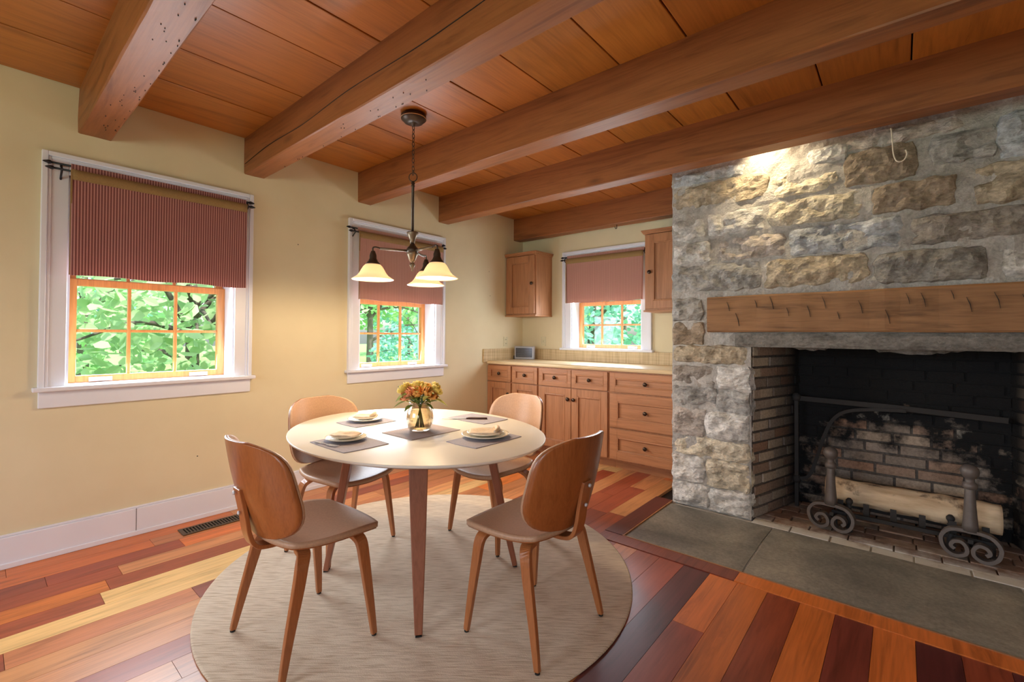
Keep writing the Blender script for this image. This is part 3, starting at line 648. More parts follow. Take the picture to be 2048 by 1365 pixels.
# andirons
def andiron(loc, label, mat):
    root = thing('andiron', label, 'andiron', loc, R(-8), group='pair of andirons')
    P = lambda x, z: (x, 0, z)
    # flat-iron oval with two curling ends
    def scroll(sg):
        pts = [(sg*0.0, 0.163), (sg*0.045, 0.163), (sg*0.085, 0.152), (sg*0.112, 0.122), (sg*0.120, 0.088), (sg*0.108, 0.045), (sg*0.078, 0.018), (sg*0.045, 0.016), (sg*0.016, 0.036), (sg*0.014, 0.07), (sg*0.036, 0.096), (sg*0.066, 0.09), (sg*0.078, 0.066), (sg*0.062, 0.05)]
        return smooth_path([P(*p) for p in pts], 5)
    for sg in (-1, 1): MB().sweep(scroll(sg), 0.046, 0.018, (0, 1, 0)).build('scroll', mat, root, local=True, bevel=0.002)
    MB().lathe([(0.0, 0.165), (0.036, 0.166), (0.033, 0.2), (0.026, 0.30), (0.022, 0.395), (0.021, 0.40)], 20).build('post', mat, root, True, local=True)
    MB().lathe([(0.02, 0.395), (0.030, 0.402), (0.033, 0.415), (0.03, 0.43), (0.021, 0.437), (0.020, 0.455), (0.027, 0.462), (0.038, 0.478), (0.041, 0.497), (0.036, 0.516), (0.022, 0.530), (0.0, 0.535)], 22).build('ball_finial', mat, root, True, local=True)
    MB().sweep([(0, 0.01, 0.10), (0, 0.08, 0.06), (0, 0.30, 0.055), (0, 0.36, 0.05), (0, 0.365, 0.0)], 0.022, 0.022, (1, 0, 0)).build('rear_bar', 'iron', root, local=True)
    sx = 0.085
    MB().lathe([(0.016, 0.0), (0.02, 0.03), (0.019, 0.06), (0.012, 0.12), (0.011, 0.15), (0.017, 0.157), (0.011, 0.165), (0.013, 0.175), (0.02, 0.187), (0.019, 0.2), (0.009, 0.212), (0, 0.214)], 14, (sx if loc[0] < 0 else -sx, 0.062, 0.0)).build('inner_post', 'iron', root, True, local=True)
    return root
andiron((-0.355, 3.60, 0.004), 'iron andiron with a ball top and scrolled foot, beside the left firebox wall', 'irong')
andiron((0.285, 3.625, 0.004), 'iron andiron with a ball top and scrolled foot, right of the other one', 'irong')
# grate with a birch log on it
grate = thing('fire_grate', 'low black iron grate between the andirons', 'grate', (0.0, 3.78, 0.0))
for yy in (3.70, 3.90): MB().sweep([(-0.36, yy, 0.095), (0.40, yy, 0.095)], 0.02, 0.022, (0, 1, 0)).build('rail', 'iron', grate)
for k in range(6):
    x = -0.31+k*0.132; MB().sweep(smooth_path([(x, 3.672, 0.19), (x, 3.668, 0.15), (x, 3.69, 0.115), (x, 3.80, 0.112), (x, 3.93, 0.12)], 4), 0.03, 0.012, (1, 0, 0)).build('grate_bar', 'iron', grate)
for x, yy in ((-0.34, 3.70), (0.38, 3.70), (-0.34, 3.90), (0.38, 3.90)): MB().box(x-0.011, x+0.011, yy-0.011, yy+0.011, 0.0, 0.09).build('leg', 'iron', grate)
def log(name, x0, x1, yc, zc, r, label, seed, mat='log'):
    root = thing(name, label, 'log', ((x0+x1)/2, yc, zc-r)); n = 30; m = 44; vs = []; fs = []
    for i in range(m+1):
        x = x0+(x1-x0)*i/m
        for k in range(n):
            a = 2*math.pi*k/n; rr = r*(1+0.16*noise.noise(Vector((x*3, math.cos(a)*1.5+seed, math.sin(a)*1.5)))+0.10*noise.noise(Vector((x*14, math.cos(a)*4, math.sin(a)*4+seed))))
            vs.append((x, yc+rr*math.cos(a)*0.92, zc+rr*math.sin(a)))
    fs = [(i*n+k, i*n+(k+1) % n, (i+1)*n+(k+1) % n, (i+1)*n+k) for i in range(m) for k in range(n)]+[tuple(range(n))[::-1], tuple(m*n+k for k in range(n))]
    MB().add(vs, fs).build('trunk', mat, root, smooth=True)
log('firewood_log', -0.40, 0.425, 3.80, 0.213, 0.082, 'pale bark firewood log lying on the iron grate', 2)

# ------------------------------------------------------------------ cabinets
YC = 3.855
def knob(x, y, z, parent, r=0.019):
    MB().lathe([(0.0, -0.030), (r*0.7, -0.029), (r, -0.022), (r*0.9, -0.014), (0.006, -0.010), (0.006, 0), (0, 0)], 14, (x, y, z), axis='y').build('knob', 'knob', parent, True)
def front(name, x0, x1, z0, z1, y, parent, fr=0.055, mat='cab', kpos=None):
    m = MB(); g = 0.003; x0 += g; x1 -= g; z0 += g; z1 -= g
    m.box(x0, x1, y-0.006, y+0.002, z0, z1)
    for a in ((x0, x0+fr, z0, z1), (x1-fr, x1, z0, z1), (x0+fr, x1-fr, z0, z0+fr), (x0+fr, x1-fr, z1-fr, z1)): m.box(a[0], a[1], y-0.022, y-0.006, a[2], a[3])
    o = m.build(name, mat, parent, bevel=0.0022)
    w = 0.012; q = MB(); X0, X1, Z0, Z1 = x0+fr, x1-fr, z0+fr, z1-fr
    for a in ((X0, X0+w, Z0, Z1), (X1-w, X1, Z0, Z1), (X0+w, X1-w, Z0, Z0+w), (X0+w, X1-w, Z1-w, Z1)): q.box(a[0], a[1], y-0.0245, y-0.008, a[2], a[3])
    q.build('panel_moulding', mat, o, bevel=0.004)
    if kpos: knob(kpos[0], y-0.018 if fr*1.0 > abs(kpos[0]-(x0 if abs(kpos[0]-x0) < abs(kpos[0]-x1) else x1)) else y-0.008, kpos[1], o)
    return o
def base_unit(x0, x1, label, kind):
    root = thing('base_cabinet', label, 'cabinet', ((x0+x1)/2, YC+0.3, 0), group='base cabinets along the back wall')
    MB().box(x0+0.001, x1-0.001, YC, YB-0.003, 0.10, 0.918).box(x0+0.001, x1-0.001, YC+0.13, YB-0.003, 0.0, 0.10).build('carcass', 'cab', root)
    MB().box(x0+0.001, x1-0.001, YC+0.115, YC+0.13, 0.0, 0.10).build('toe_kick', 'cabh', root)
    cx = (x0+x1)/2; T, D = 0.908, 0.728
    if kind == 1:
        front('drawer', x0+.008, x1-.008, D, T, YC, root, 0.042, 'cabh', (cx, (D+T)/2)); front('door', x0+.008, x1-.008, 0.112, D-0.004, YC, root, 0.06, 'cab', (x1-.04, 0.60))
    if kind == 2:
        for a, b, s in ((x0+.008, cx, 1), (cx, x1-.008, -1)):
            front('drawer', a, b, D, T, YC, root, 0.042, 'cabh', ((a+b)/2, (D+T)/2)); front('door', a, b, 0.112, D-0.004, YC, root, 0.068, 'cab', ((b-.034) if s > 0 else (a+.034), 0.615))
    if kind == 3:
        for z0, z1 in ((D, T), (0.405, D-0.008), (0.112, 0.395)): front('drawer', x0+.01, x1-.01, z0, z1, YC, root, 0.05 if z1 > .9 else 0.075, 'cabh', (-1.72, (z0+z1)/2))
    return root
base_unit(-3.63, -3.262, 'narrow pine cabinet with one drawer, in the corner by the left wall', 1)
base_unit(-3.262, -2.898, 'narrow pine cabinet with one drawer, second from the left wall', 1)
base_unit(-2.898, -2.078, 'wide pine cabinet with two drawers over a pair of doors', 2)
base_unit(-2.078, -1.335, 'pine cabinet of three wide drawers, next to the stone chimney', 3)
ct = MB(); sec = [(YB, 0.918), (YC-0.028, 0.918), (YC-0.04, 0.924), (YC-0.045, 0.937), (YC-0.04, 0.95), (YC-0.028, 0.957), (YB, 0.957)]; n = len(sec); vs = [(x, y, z) for x in (XW+0.021, -1.335) for y, z in sec]
ct.add(vs, [(k, (k+1) % n, n+(k+1) % n, n+k) for k in range(n)]+[tuple(range(n))[::-1], tuple(n+k for k in range(n))])
tag(ct.build('countertop', 'counter'), 'beige laminate countertop with a rounded front edge', 'countertop')
sp = thing('backsplash', 'low reeded tan backsplash strip behind the countertop', 'backsplash', (-2.5, YB, 0.957))
MB().box(XW+0.02, -1.335, YB-0.02, YB, 0.957, 1.082).build('back_strip', 'splash', sp, bevel=0.003); MB().box(XW, XW+0.02, YC-0.09, YB, 0.94, 1.088).build('side_strip', 'splash', sp, bevel=0.003)
m = MB()
for k in range(34): yy = YC-0.06+k*0.0185; m.box(XW+0.02, XW+0.0225, yy, yy+0.012, 0.96, 1.08)
m.build('reeds', 'splash', sp)
def wall_cab(x0, x1, z0, z1, y0, label, kx):
    root = thing('wall_cabinet', label, 'cabinet', ((x0+x1)/2, YB, z0), group='pine wall cabinets')
    MB().box(x0, x1, y0, YB-0.001, z0, z1).build('carcass', 'cab', root, bevel=0.002)
    m = MB(); e = 0.0
    for q, (a, b) in enumerate(((0.010, 0.012), (0.018, 0.012), (0.024, 0.012))): m.box(max(x0-a, XW+0.001), x1+a, y0-a-0.018, YB-0.002, z1-0.024+q*0.012, z1-0.012+q*0.012)
    m.build('crown_moulding', 'cabh', root, bevel=0.003)
    MB().box(max(x0-0.006, XW+.001), x1+0.006, y0-0.024, YB-0.002, z0-0.016, z0).build('base_moulding', 'cabh', root, bevel=0.003)
    front('door', x0+0.012, x1-0.012, z0+0.012, z1-0.03, y0, root, 0.075, 'cab', (kx, z0+0.36))
    return root
wall_cab(-3.63, -3.178, 1.482, 2.20, 4.168, 'small pine wall cabinet in the corner beside the sink window', -3.225)
wall_cab(-1.872, -1.335, 1.49, 2.24, 4.168, 'pine wall cabinet tucked between the small window and the stone chimney', -1.815)
clock = thing('digital_clock', 'grey digital clock with a dark screen on the corner of the countertop', 'clock', (-3.452, 4.30, 0.957), R(14))
MB().box(-0.128, 0.128, -0.02, 0.03, 0.0, 0.158).build('case', 'silver', clock, bevel=0.01, local=True); MB().box(-0.106, 0.106, -0.0225, -0.018, 0.026, 0.136).build('screen', 'screen', clock, bevel=0.001, local=True)
m = MB()
for k in range(9): m.box(-0.1, 0.1, -0.0235, -0.0222, 0.036+k*0.011, 0.0375+k*0.011)
m.build('screen_lines', 'silver', clock, local=True)
MB().box(-0.150, -0.131, 0.0, 0.03, 0.0, 0.042).build('plug_block', 'dark', clock, bevel=0.003, local=True)
def outlet(T, u, z, label, sw=False):
    root = thing('wall_outlet' if not sw else 'light_switch', label, 'outlet' if not sw else 'switch', T(u, 0, z))
    def bx(m, ua, ub_, da, db, za, zb): a = T(ua, da, za); b = T(ub_, db, zb); return m.box(a[0], b[0], a[1], b[1], a[2], b[2])
    bx(MB(), u-0.036, u+0.036, -0.006, 0, z-0.057, z+0.057).build('plate', 'plastic', root, bevel=0.002)
    if sw: bx(MB(), u-0.006, u+0.006, -0.016, -0.005, z-0.012, z+0.012).build('toggle', 'plastic', root, bevel=0.001)
    else:
        for dz in (-0.024, 0.024):
            bx(MB(), u-0.016, u+0.016, -0.008, -0.005, z+dz-0.014, z+dz+0.014).build('socket', 'plastic', root, bevel=0.002); mm = MB()
            for du in (-0.006, 0.006): bx(mm, u+du-0.0016, u+du+0.0016, -0.0088, -0.0075, z+dz-0.005, z+dz+0.006)
            mm.build('slots', 'dark', root)
outlet(TL, 4.155, 1.17, 'ivory double outlet on the left wall above the countertop')
outlet(TB, -3.30, 1.175, 'ivory toggle switch on the back wall above the clock', True)
reg = thing('floor_register', 'bronze slotted heating register in the floor by the baseboard', 'vent', (-3.44, 1.04, 0.0))
MB().box(-3.50, -3.375, 0.862, 0.885, 0, 0.006).box(-3.50, -3.375, 1.197, 1.22, 0, 0.006).box(-3.50, -3.48, 0.885, 1.197, 0, 0.006).box(-3.395, -3.375, 0.885, 1.197, 0, 0.006).build('frame', 'register', reg, bevel=0.002)
MB().box(-3.48, -3.395, 0.885, 1.197, 0.0, 0.001).build('duct', 'dark', reg)
for k in range(18): MB().box(-3.48, -3.395, 0.893+k*0.0172, 0.9005+k*0.0172, 0.001, 0.005).build('slat', 'register', reg)
for u, z in ((1.66, 1.93),): pass
nl = [(TL(1.66, 0, 1.955)), (TL(3.86, 0, 1.98)), (TL(3.88, 0, 1.70)), (TL(1.0, 0, 0.42))]
for i, p_ in enumerate(nl):
    tag(MB().lathe([(0, -0.004), (0.004, -0.003), (0.004, 0.001), (0, 0.001)], 8, p_, axis='x').build('wall_nail', 'dark', smooth=True),
        ['dark nail in the wall right of the window nearest the camera', 'upper dark nail in the wall left of the corner cabinet', 'lower dark nail in the wall left of the corner cabinet', 'dark nail in the wall low above the baseboard'][i], 'nail')

# ------------------------------------------------------------------ chandelier
LX, LY = -2.393, 1.826
ch = thing('chandelier', 'bronze three arm chandelier with cream bell glass shades over the table', 'chandelier', (LX, LY, HC))
c0 = (LX, LY, 0)
cn = MB().lathe([(0, HC-0.002), (0.07, HC-0.002), (0.08, HC-0.01), (0.08, HC-0.03), (0.072, HC-0.036), (0.06, HC-0.05), (0.03, HC-0.056), (0.012, HC-0.06), (0.008, HC-0.075), (0, HC-0.076)], 32, c0).build('canopy', 'bronze', ch, True)
MB().lathe([(0.0805, HC-0.024), (0.083, HC-0.027), (0.0805, HC-0.03)], 32, c0).build('canopy_ring', 'edge', cn, True)
z = HC-0.072; k = 0
while z > 2.30:
    pts = []
    for i in range(14):
        a = 2*math.pi*i/14; dx = 0.008*math.cos(a); dz = (0.0165)*math.sin(a)
        pts.append((LX+(dx if k % 2 else 0), LY+(0 if k % 2 else dx), z-0.013+dz))
    MB().tube(pts, 0.0022, 6, True).build('chain_link', 'bronze', ch, True); z -= 0.0265; k += 1
d = Vector((fw.x, fw.y, 0)).normalized(); sdv = Vector((d.y, -d.x, 0))
MB().tube([(LX+sdv.x*0.026*math.cos(a*math.pi/12), LY+sdv.y*0.026*math.cos(a*math.pi/12), 2.262+0.028*math.sin(a*math.pi/12)) for a in range(24)], 0.0032, 6, True).build('loop_ring', 'bronze', ch, True)
MB().lathe([(0, 2.236), (0.009, 2.234), (0.013, 2.222), (0.009, 2.212), (0.013, 2.206), (0.009, 2.198), (0.0085, 1.90), (0, 1.90)], 14, c0).build('stem', 'bronze', ch, True)
MB().lathe([(0, 1.908), (0.036, 1.906), (0.037, 1.900), (0.027, 1.88), (0.016, 1.85), (0.016, 1.838), (0, 1.838)], 24, c0).build('cup', 'pewter', ch, True)
MB().lathe([(0, 1.842), (0.010, 1.84), (0.020, 1.82), (0.034, 1.802), (0.036, 1.798), (0.036, 1.768), (0, 1.766)], 24, c0).build('hub', 'bronze', ch, True)
MB().lathe([(0.036, 1.768), (0.036, 1.762), (0.030, 1.75), (0.022, 1.728), (0.016, 1.718), (0.006, 1.712), (0.016, 1.704), (0.018, 1.692), (0.008, 1.674), (0.004, 1.668), (0.007, 1.660), (0, 1.652)], 20, c0).build('finial', 'pewter', ch, True)
for a in (0, 120, 240):
    dv = Vector((math.cos(R(a)), math.sin(R(a)), 0)); sx, sy = LX+dv.x*0.242, LY+dv.y*0.242
    P = lambda r, z: (LX+dv.x*r, LY+dv.y*r, z)
    MB().tube([P(0.03, 1.785), P(0.10, 1.786), P(0.20, 1.788)], 0.0075, 10).build('arm', 'pewter', ch, True)
    MB().tube(smooth_path([P(0.195, 1.788), P(0.225, 1.795), P(0.242, 1.79), P(0.244, 1.775)], 4)+[Vector(P(0.242, 1.76))], 0.005, 8).build('arm_crook', 'bronze', ch, True)
    cs = (sx, sy, 0)
    MB().lathe([(0, 1.772), (0.012, 1.77), (0.017, 1.755), (0.022, 1.74), (0.022, 1.722), (0.03, 1.705), (0.042, 1.692), (0.044, 1.685), (0, 1.685)], 22, cs).build('socket_cup', 'bronze', ch, True)
    prof = [(0.030, 1.690), (0.046, 1.684), (0.058, 1.672), (0.070, 1.652), (0.082, 1.630), (0.096, 1.613), (0.114, 1.601), (0.128, 1.592)]
    sh = MB().lathe(prof+[(r-0.004, zz-0.003) for r, zz in prof[::-1]], 40, cs, closed=True).build('glass_shade', 'lampglass', ch, True)
    MB().lathe([(0, 1.685), (0.012, 1.682), (0.014, 1.662), (0.024, 1.645), (0.028, 1.638), (0.024, 1.622), (0.012, 1.614), (0, 1.613)], 18, cs).build('bulb', 'bulb', ch, True)
    l = light('bulb_light', 'POINT', (sx, sy, 1.603), 14, (1.0, 0.76, 0.48), shadow_soft_size=0.03); l.parent = ch; l.location = (sx-LX, sy-LY, 1.603-HC)
# puck light on the hidden side of the beam over the fireplace
pk = thing('puck_light', 'small warm spotlight hidden behind the beam, shining down the stones', 'light', (-0.73, 3.26, 2.60))
MB().lathe([(0, 2.655), (0.03, 2.652), (0.032, 2.60), (0.026, 2.60), (0.024, 2.61), (0, 2.612)], 20, (-0.73, 3.275, 0)).build('housing', 'bronze', pk, True)
MB().lathe([(0, 2.604), (0.022, 2.604), (0.022, 2.609), (0, 2.609)], 20, (-0.73, 3.275, 0)).build('lens', 'bulb', pk, True)
l = light('puck_beam', 'SPOT', (0, 0, 0), 20, (1.0, 0.80, 0.50), (0.28, 0.36, -0.9), spot_size=R(120), spot_blend=0.9, shadow_soft_size=0.02); l.parent = pk; l.location = (0.0, 0.015, -0.005)

# ------------------------------------------------------------------ rug, table, chairs
RX, RY, RR = -1.962, 1.63, 1.066
m = MB(); m.lathe([(0, 0.0), (RR-0.004, 0.0), (RR, 0.004), (RR-0.001, 0.009), (RR-0.008, 0.012), (RR*0.5, 0.0125), (0, 0.0125)], 96, (0, 0, 0))
rug = m.build('round_rug', 'rug', smooth=True); rug.location = (RX, RY, 0.0005); tag(rug, 'round oatmeal wool rug under the dining table', 'rug')
ZR = 0.0135
TX, TY = -1.99, 1.548
tab = thing('dining_table', 'oval dining table with an ivory lacquered top and splayed wooden legs', 'table', (TX, TY, ZR))
def ellipse_slab(a, b, prof, n=80):
    mm = MB(); vs = []; k = len(prof)
    for i in range(n):
        t_ = 2*math.pi*i/n
        for e, z in prof: vs.append(((a+e)*math.cos(t_) if e > -0.5 else 0, (b+e)*math.sin(t_) if e > -0.5 else 0, z))
    fs = [(i*k+j, ((i+1) % n)*k+j, ((i+1) % n)*k+j+1, i*k+j+1) for i in range(n) for j in range(k-1)]
    return mm.add(vs, fs)
o = ellipse_slab(0.762, 0.606, [(-0.9, 0.7285), (-0.004, 0.7285), (-0.001, 0.7275), (0, 0.725), (-0.002, 0.719), (-0.012, 0.714)]).build('tabletop', 'tabletop', tab, True, local=True); o.rotation_euler = (0, 0, R(-5.7))
o = ellipse_slab(0.762, 0.606, [(-0.012, 0.7139), (-0.05, 0.700), (-0.12, 0.692), (-0.9, 0.692)]).build('underframe', 'tableleg', tab, True, local=True); o.rotation_euler = (0, 0, R(-5.7))
for fx, fy in ((-1.517, 1.204), (-2.40, 1.88), (-2.295, 1.215), (-1.585, 1.90)):
    f_ = Vector((fx-TX, fy-TY, 0)); tp = f_*0.72; dr = f_.normalized(); sd = Vector((-dr.y, dr.x, 0))
    MB().sweep([tp+Vector((0, 0, 0.70)), tp.lerp(f_, 0.5)+Vector((0, 0, 0.35))+dr*-0.005, f_+Vector((0, 0, 0.006))], [0.088, 0.062, 0.032], [0.045, 0.036, 0.026], sd).build('leg', 'tableleg', tab, bevel=0.004, local=True)
    MB().sweep([f_+Vector((0, 0, 0.006)), f_], 0.026, 0.022, sd).build('foot_pad', 'dark', tab, local=True)

def make_chair():
    root = thing('dining_chair', '', 'chair')
    def sq(u, v, k): return u*math.sqrt(1-k*v*v/2), v*math.sqrt(1-k*u*u/2)
    def seat(u, v):
        a, b = sq(u, v, 0.62); w = 0.235+0.012*b
        x = a*w; y = 0.022+b*0.212
        z = 0.452-0.014*(1-a*a)*(1-b*b)+0.010*a*a-0.022*max(0, b)**3+0.020*max(0, -b)**3
        return (x, y, z)
    MB().shell(seat, 22, 22, 0.020).build('seat', 'leather', root, True, local=True)
    def under(u, v): p = seat(u*0.985, v*0.985); return (p[0]*0.985, p[1]*0.985, p[2]-0.0195)
    MB().shell(under, 22, 22, 0.008).build('seat_shell', 'chairwood', root, True, local=True)
    def back(u, v, off=0.0, sc=1.0):
        b = math.sin(v*math.pi/2); pw = 3.0+1.4*min(1, b*3) if b > 0 else 3.0-0.1*min(1, -b*3)
        a = u*max(0.02, 1-abs(b)**pw)**(1/pw); x = a*(0.250-0.014*b); t_ = (b+1)/2
        z = 0.468+0.374*t_; y = -0.200-0.097*t_-0.012*math.sin(t_*math.pi)+0.105*abs(a)**2.1
        return (x, y+off, z-0.012*a*a*max(0, b))
    MB().shell(lambda u, v: back(u, v), 24, 20, 0.008).build('backrest_pad', 'leather', root, True, local=True)
    bm_ = MB().shell(lambda u, v: back(u, v, -0.0085), 24, 20, 0.009).build('backrest', 'chairwood', root, True, local=True)
    # bent ply spine under the seat and up the back
    MB().sweep(smooth_path([(0, 0.10, 0.418), (0, -0.08, 0.414), (0, -0.17, 0.416), (0, -0.215, 0.432), (0, -0.238, 0.48), (0, -0.252, 0.56), (0, -0.272, 0.66)], 5), 0.062, 0.016, (1, 0, 0)).build('spine', 'legwood', root, bevel=0.003, local=True)
    for z, y in ((0.645, -0.283), (0.565, -0.266)): MB().lathe([(0, -0.008), (0.007, -0.006), (0.008, 0), (0, 0)], 10, (0, y, z), axis='y').build('bolt', 'steel', root, True, local=True)
    for sx in (-1, 1):
        for fy, ty in ((0.165, 0.12), (-0.205, -0.10)):
            pth = smooth_path([(sx*0.03, ty*0.55, 0.410), (sx*0.12, ty*0.9, 0.408), (sx*0.165, ty, 0.402), (sx*0.192, ty+(fy-ty)*0.18, 0.375), (sx*0.203, ty+(fy-ty)*0.35, 0.30), (sx*0.218, ty+(fy-ty)*0.72, 0.14), (sx*0.231, fy, 0.006)], 5)
            MB().sweep(pth, lerpl([0.05, 0.05, 0.048, 0.046, 0.042, 0.032, 0.022], len(pth)), lerpl([0.018, 0.018, 0.02, 0.022, 0.022, 0.02, 0.018], len(pth)), (0, 1, 0)).build('leg', 'legwood', root, bevel=0.003, local=True)
            MB().lathe([(0, 0.0), (0.01, 0.0), (0.01, 0.007), (0, 0.007)], 10, (sx*0.231, fy, 0)).build('foot_pad', 'dark', root, local=True)
    return root
chair = make_chair()
SP = [((-1.893, 0.925), 0, 'walnut backed dining chair in front, nearest the left window, its back to the camera'),
      ((-1.225, 1.585), 90, 'walnut backed dining chair nearest the fireplace, on the right of the table'),
      ((-2.505, 1.435), -81, 'dining chair with tan pads standing against the wall between the windows'),
      ((-1.935, 2.11), 173, 'dining chair with tan pads on the far side, before the cabinets')]
chairs = [chair]+[copy_tree(chair) for _ in SP[1:]]
for c_, (xy, a, lab) in zip(chairs, SP):
    c_.location = (xy[0], xy[1], ZR); c_.rotation_euler = (0, 0, R(a)); tag(c_, lab, 'chair', 'dining chairs round the table')

# ------------------------------------------------------------------ things on the table
ZT = ZR+0.7287
def mat_(x, y, w, h, name, label, m_='mat', k=0.16, rot=0.0):
    def fn(u, v): a = u*math.sqrt(1-k*v*v/2); b = v*math.sqrt(1-k*u*u/2); return (a*w/2, b*h/2, 0.003)
    o_ = MB().shell(fn, 20, 20, 0.003).build(name, m_); o_.location = (x, y, ZT); o_.rotation_euler = (0, 0, R(rot)); return tag(o_, label, 'placemat', 'placemats' if name == 'placemat' else None)
mat_(-1.962, 1.145, 0.315, 0.235, 'placemat', 'grey placemat before the front chair by the left window')
mat_(-1.545, 1.620, 0.205, 0.335, 'placemat', 'grey placemat before the chair nearest the fireplace')
mat_(-2.360, 1.485, 0.215, 0.27, 'placemat', 'grey placemat before the chair at the wall')
mat_(-1.955, 1.985, 0.315, 0.215, 'placemat', 'grey placemat before the far chair by the cabinets')
mat_(-1.915, 1.53, 0.25, 0.315, 'table_mat', 'mauve brown rectangular mat under the vase', 'runner', 0.0)
def plate(x, y, r, label, napkin, rot):
    root = thing('plate', label, 'plate', (x, y, ZT+0.0032), R(rot), group='cream plates')
    MB().lathe([(0, 0.002), (r*0.55, 0.0), (r*0.62, 0.002), (r*0.95, 0.013), (r, 0.016), (r*0.99, 0.019), (r*0.93, 0.017), (r*0.6, 0.007), (0, 0.006)], 40).build('dish', 'china', root, True, local=True)
    MB().lathe([(0, 0.010), (r*0.45, 0.010), (r*0.74, 0.022), (r*0.78, 0.026), (r*0.74, 0.028), (r*0.45, 0.016), (0, 0.016)], 36).build('upper_dish', 'china', root, True, local=True)
    return root
pl = [plate(-2.02, 1.165, 0.098, 'cream plate holding a folded napkin, before the front left chair', 'f', 0), plate(-1.575, 1.655, 0.118, 'largest cream plate with a rolled napkin, before the chair by the fireplace', 'r', 0), plate(-2.385, 1.495, 0.100, 'cream plate on the mat nearest the wall', 'r', 0)]
def napkin(x, y, z, w, h, rot, label, roll=False):
    def fn(u, v):
        k = 0.3; a = u*math.sqrt(1-k*v*v/2); b = v*math.sqrt(1-k*u*u/2)
        zz = 0.010+0.004*noise.noise(Vector((u*2, v*2, x*9)))-0.004*max(abs(u), abs(v))**4
        return (a*w/2, b*h/2, zz+0.003*math.sin(b*4))
    root = thing('napkin', label, 'napkin', (x, y, z), R(rot), group='folded napkins')
    MB().shell(fn, 18, 14, 0.008).build('folded_cloth', 'napkin', root, True, local=True)
    if roll: MB().tube(smooth_path([(w*0.30, -h*0.45, 0.014), (w*0.38, -h*0.15, 0.017), (w*0.36, h*0.2, 0.018), (w*0.24, h*0.42, 0.015)], 5), lerpl([0.006, 0.011, 0.012, 0.006], 16), 10).build('rolled_edge', 'napkin', root, True, local=True)
napkin(-2.02, 1.165, ZT+0.026, 0.125, 0.10, 30, 'folded beige napkin on the plate of the front left chair')
napkin(-1.575, 1.655, ZT+0.026, 0.16, 0.13, 40, 'beige napkin with a rolled edge on the largest plate', True)
napkin(-2.385, 1.495, ZT+0.026, 0.13, 0.10, 40, 'beige napkin on the plate nearest the wall', True)
kn = thing('table_knife', 'dark brown handled knife on the far placemat', 'knife', (-1.955, 1.95, ZT+0.003), R(38))  # knife shape put where the plate's dark shadow falls
MB().shell(lambda u, v: (0.02+u*0.062, v*0.011*(1-0.25*u*u), 0.010), 10, 6, 0.009).build('handle', 'knifew', kn, True, local=True)
MB().shell(lambda u, v: (-0.115+u*0.075, v*0.009*(1-0.4*max(0, -u))+0.001*u, 0.004), 10, 4, 0.002).build('blade', 'steel', kn, True, local=True)
for dx, lab, c_ in ((-0.0, 'steel fork lying left of the plate of the front chair', 0), ):
    fk = thing('table_fork', lab, 'fork', (-2.005, 1.052, ZT+0.0035), R(8))
    MB().sweep([(-0.075, 0, 0.003), (-0.03, 0, 0.005), (0.02, 0, 0.003)], [0.012, 0.007, 0.006], 0.0025, (0, 1, 0)).build('handle', 'steel', fk, local=True)
    MB().shell(lambda u, v: (0.034+u*0.016, v*0.011, 0.004), 4, 4, 0.002).build('neck', 'steel', fk, local=True)
    for q in (-1.2, -0.4, 0.4, 1.2): MB().sweep([(0.048, q*0.0075, 0.003), (0.085, q*0.0075, 0.005)], 0.003, 0.0018, (0, 1, 0)).build('tine', 'steel', fk, local=True)
# vase with flowers
VX, VY = -1.93, 1.53
vz = ZT+0.0035
vase = thing('glass_vase', 'clear glass jar vase half full of water, on the mauve mat', 'vase', (VX, VY, vz))
vp = [(0.0, 0.003), (0.040, 0.0), (0.052, 0.004), (0.062, 0.02), (0.070, 0.05), (0.071, 0.075), (0.064, 0.105), (0.054, 0.128), (0.051, 0.140), (0.054, 0.148), (0.060, 0.150)]
MB().lathe(vp+[(r-0.004 if r > 0.01 else 0, zz+(0.008 if i_ < 3 else 0.001)) for i_, (r, zz) in list(enumerate(vp))[::-1]], 36).build('jar', 'vase', vase, True, local=True)
MB().lathe([(0, 0.012), (0.046, 0.012), (0.056, 0.022), (0.064, 0.05), (0.065, 0.075), (0.059, 0.1), (0.054, 0.112), (0, 0.112)], 30).build('water', 'water', vase, True, local=True)
MB().lathe([(0.0515, 0.138), (0.056, 0.134), (0.056, 0.128), (0.053, 0.124)], 30).build('neck_ring', 'vase', vase, True, local=True)
bq = thing('bouquet', 'bunch of orange and yellow ranunculus blooms standing in the glass vase', 'flowers', (VX, VY, vz+0.014))
rnd = random.Random(5)
def frame_side(s, h): return Vector((sdv.x*s, sdv.y*s, h))
BL = [(-0.085, 0.005, 0.232, 0.028, 'petal_y'), (-0.055, -0.03, 0.205, 0.032, 'petal_p'), (-0.02, 0.03, 0.24, 0.030, 'petal_y'), (-0.01, -0.035, 0.215, 0.030, 'petal_o'), (0.03, 0.01, 0.235, 0.026, 'petal_y'), (0.055, -0.025, 0.21, 0.032, 'petal_o'), (0.085, 0.01, 0.225, 0.026, 'petal_y'), (0.02, 0.055, 0.228, 0.028, 'petal_o'), (-0.05, 0.05, 0.225, 0.026, 'petal_y'), (0.075, 0.05, 0.24, 0.022, 'petal_y')]
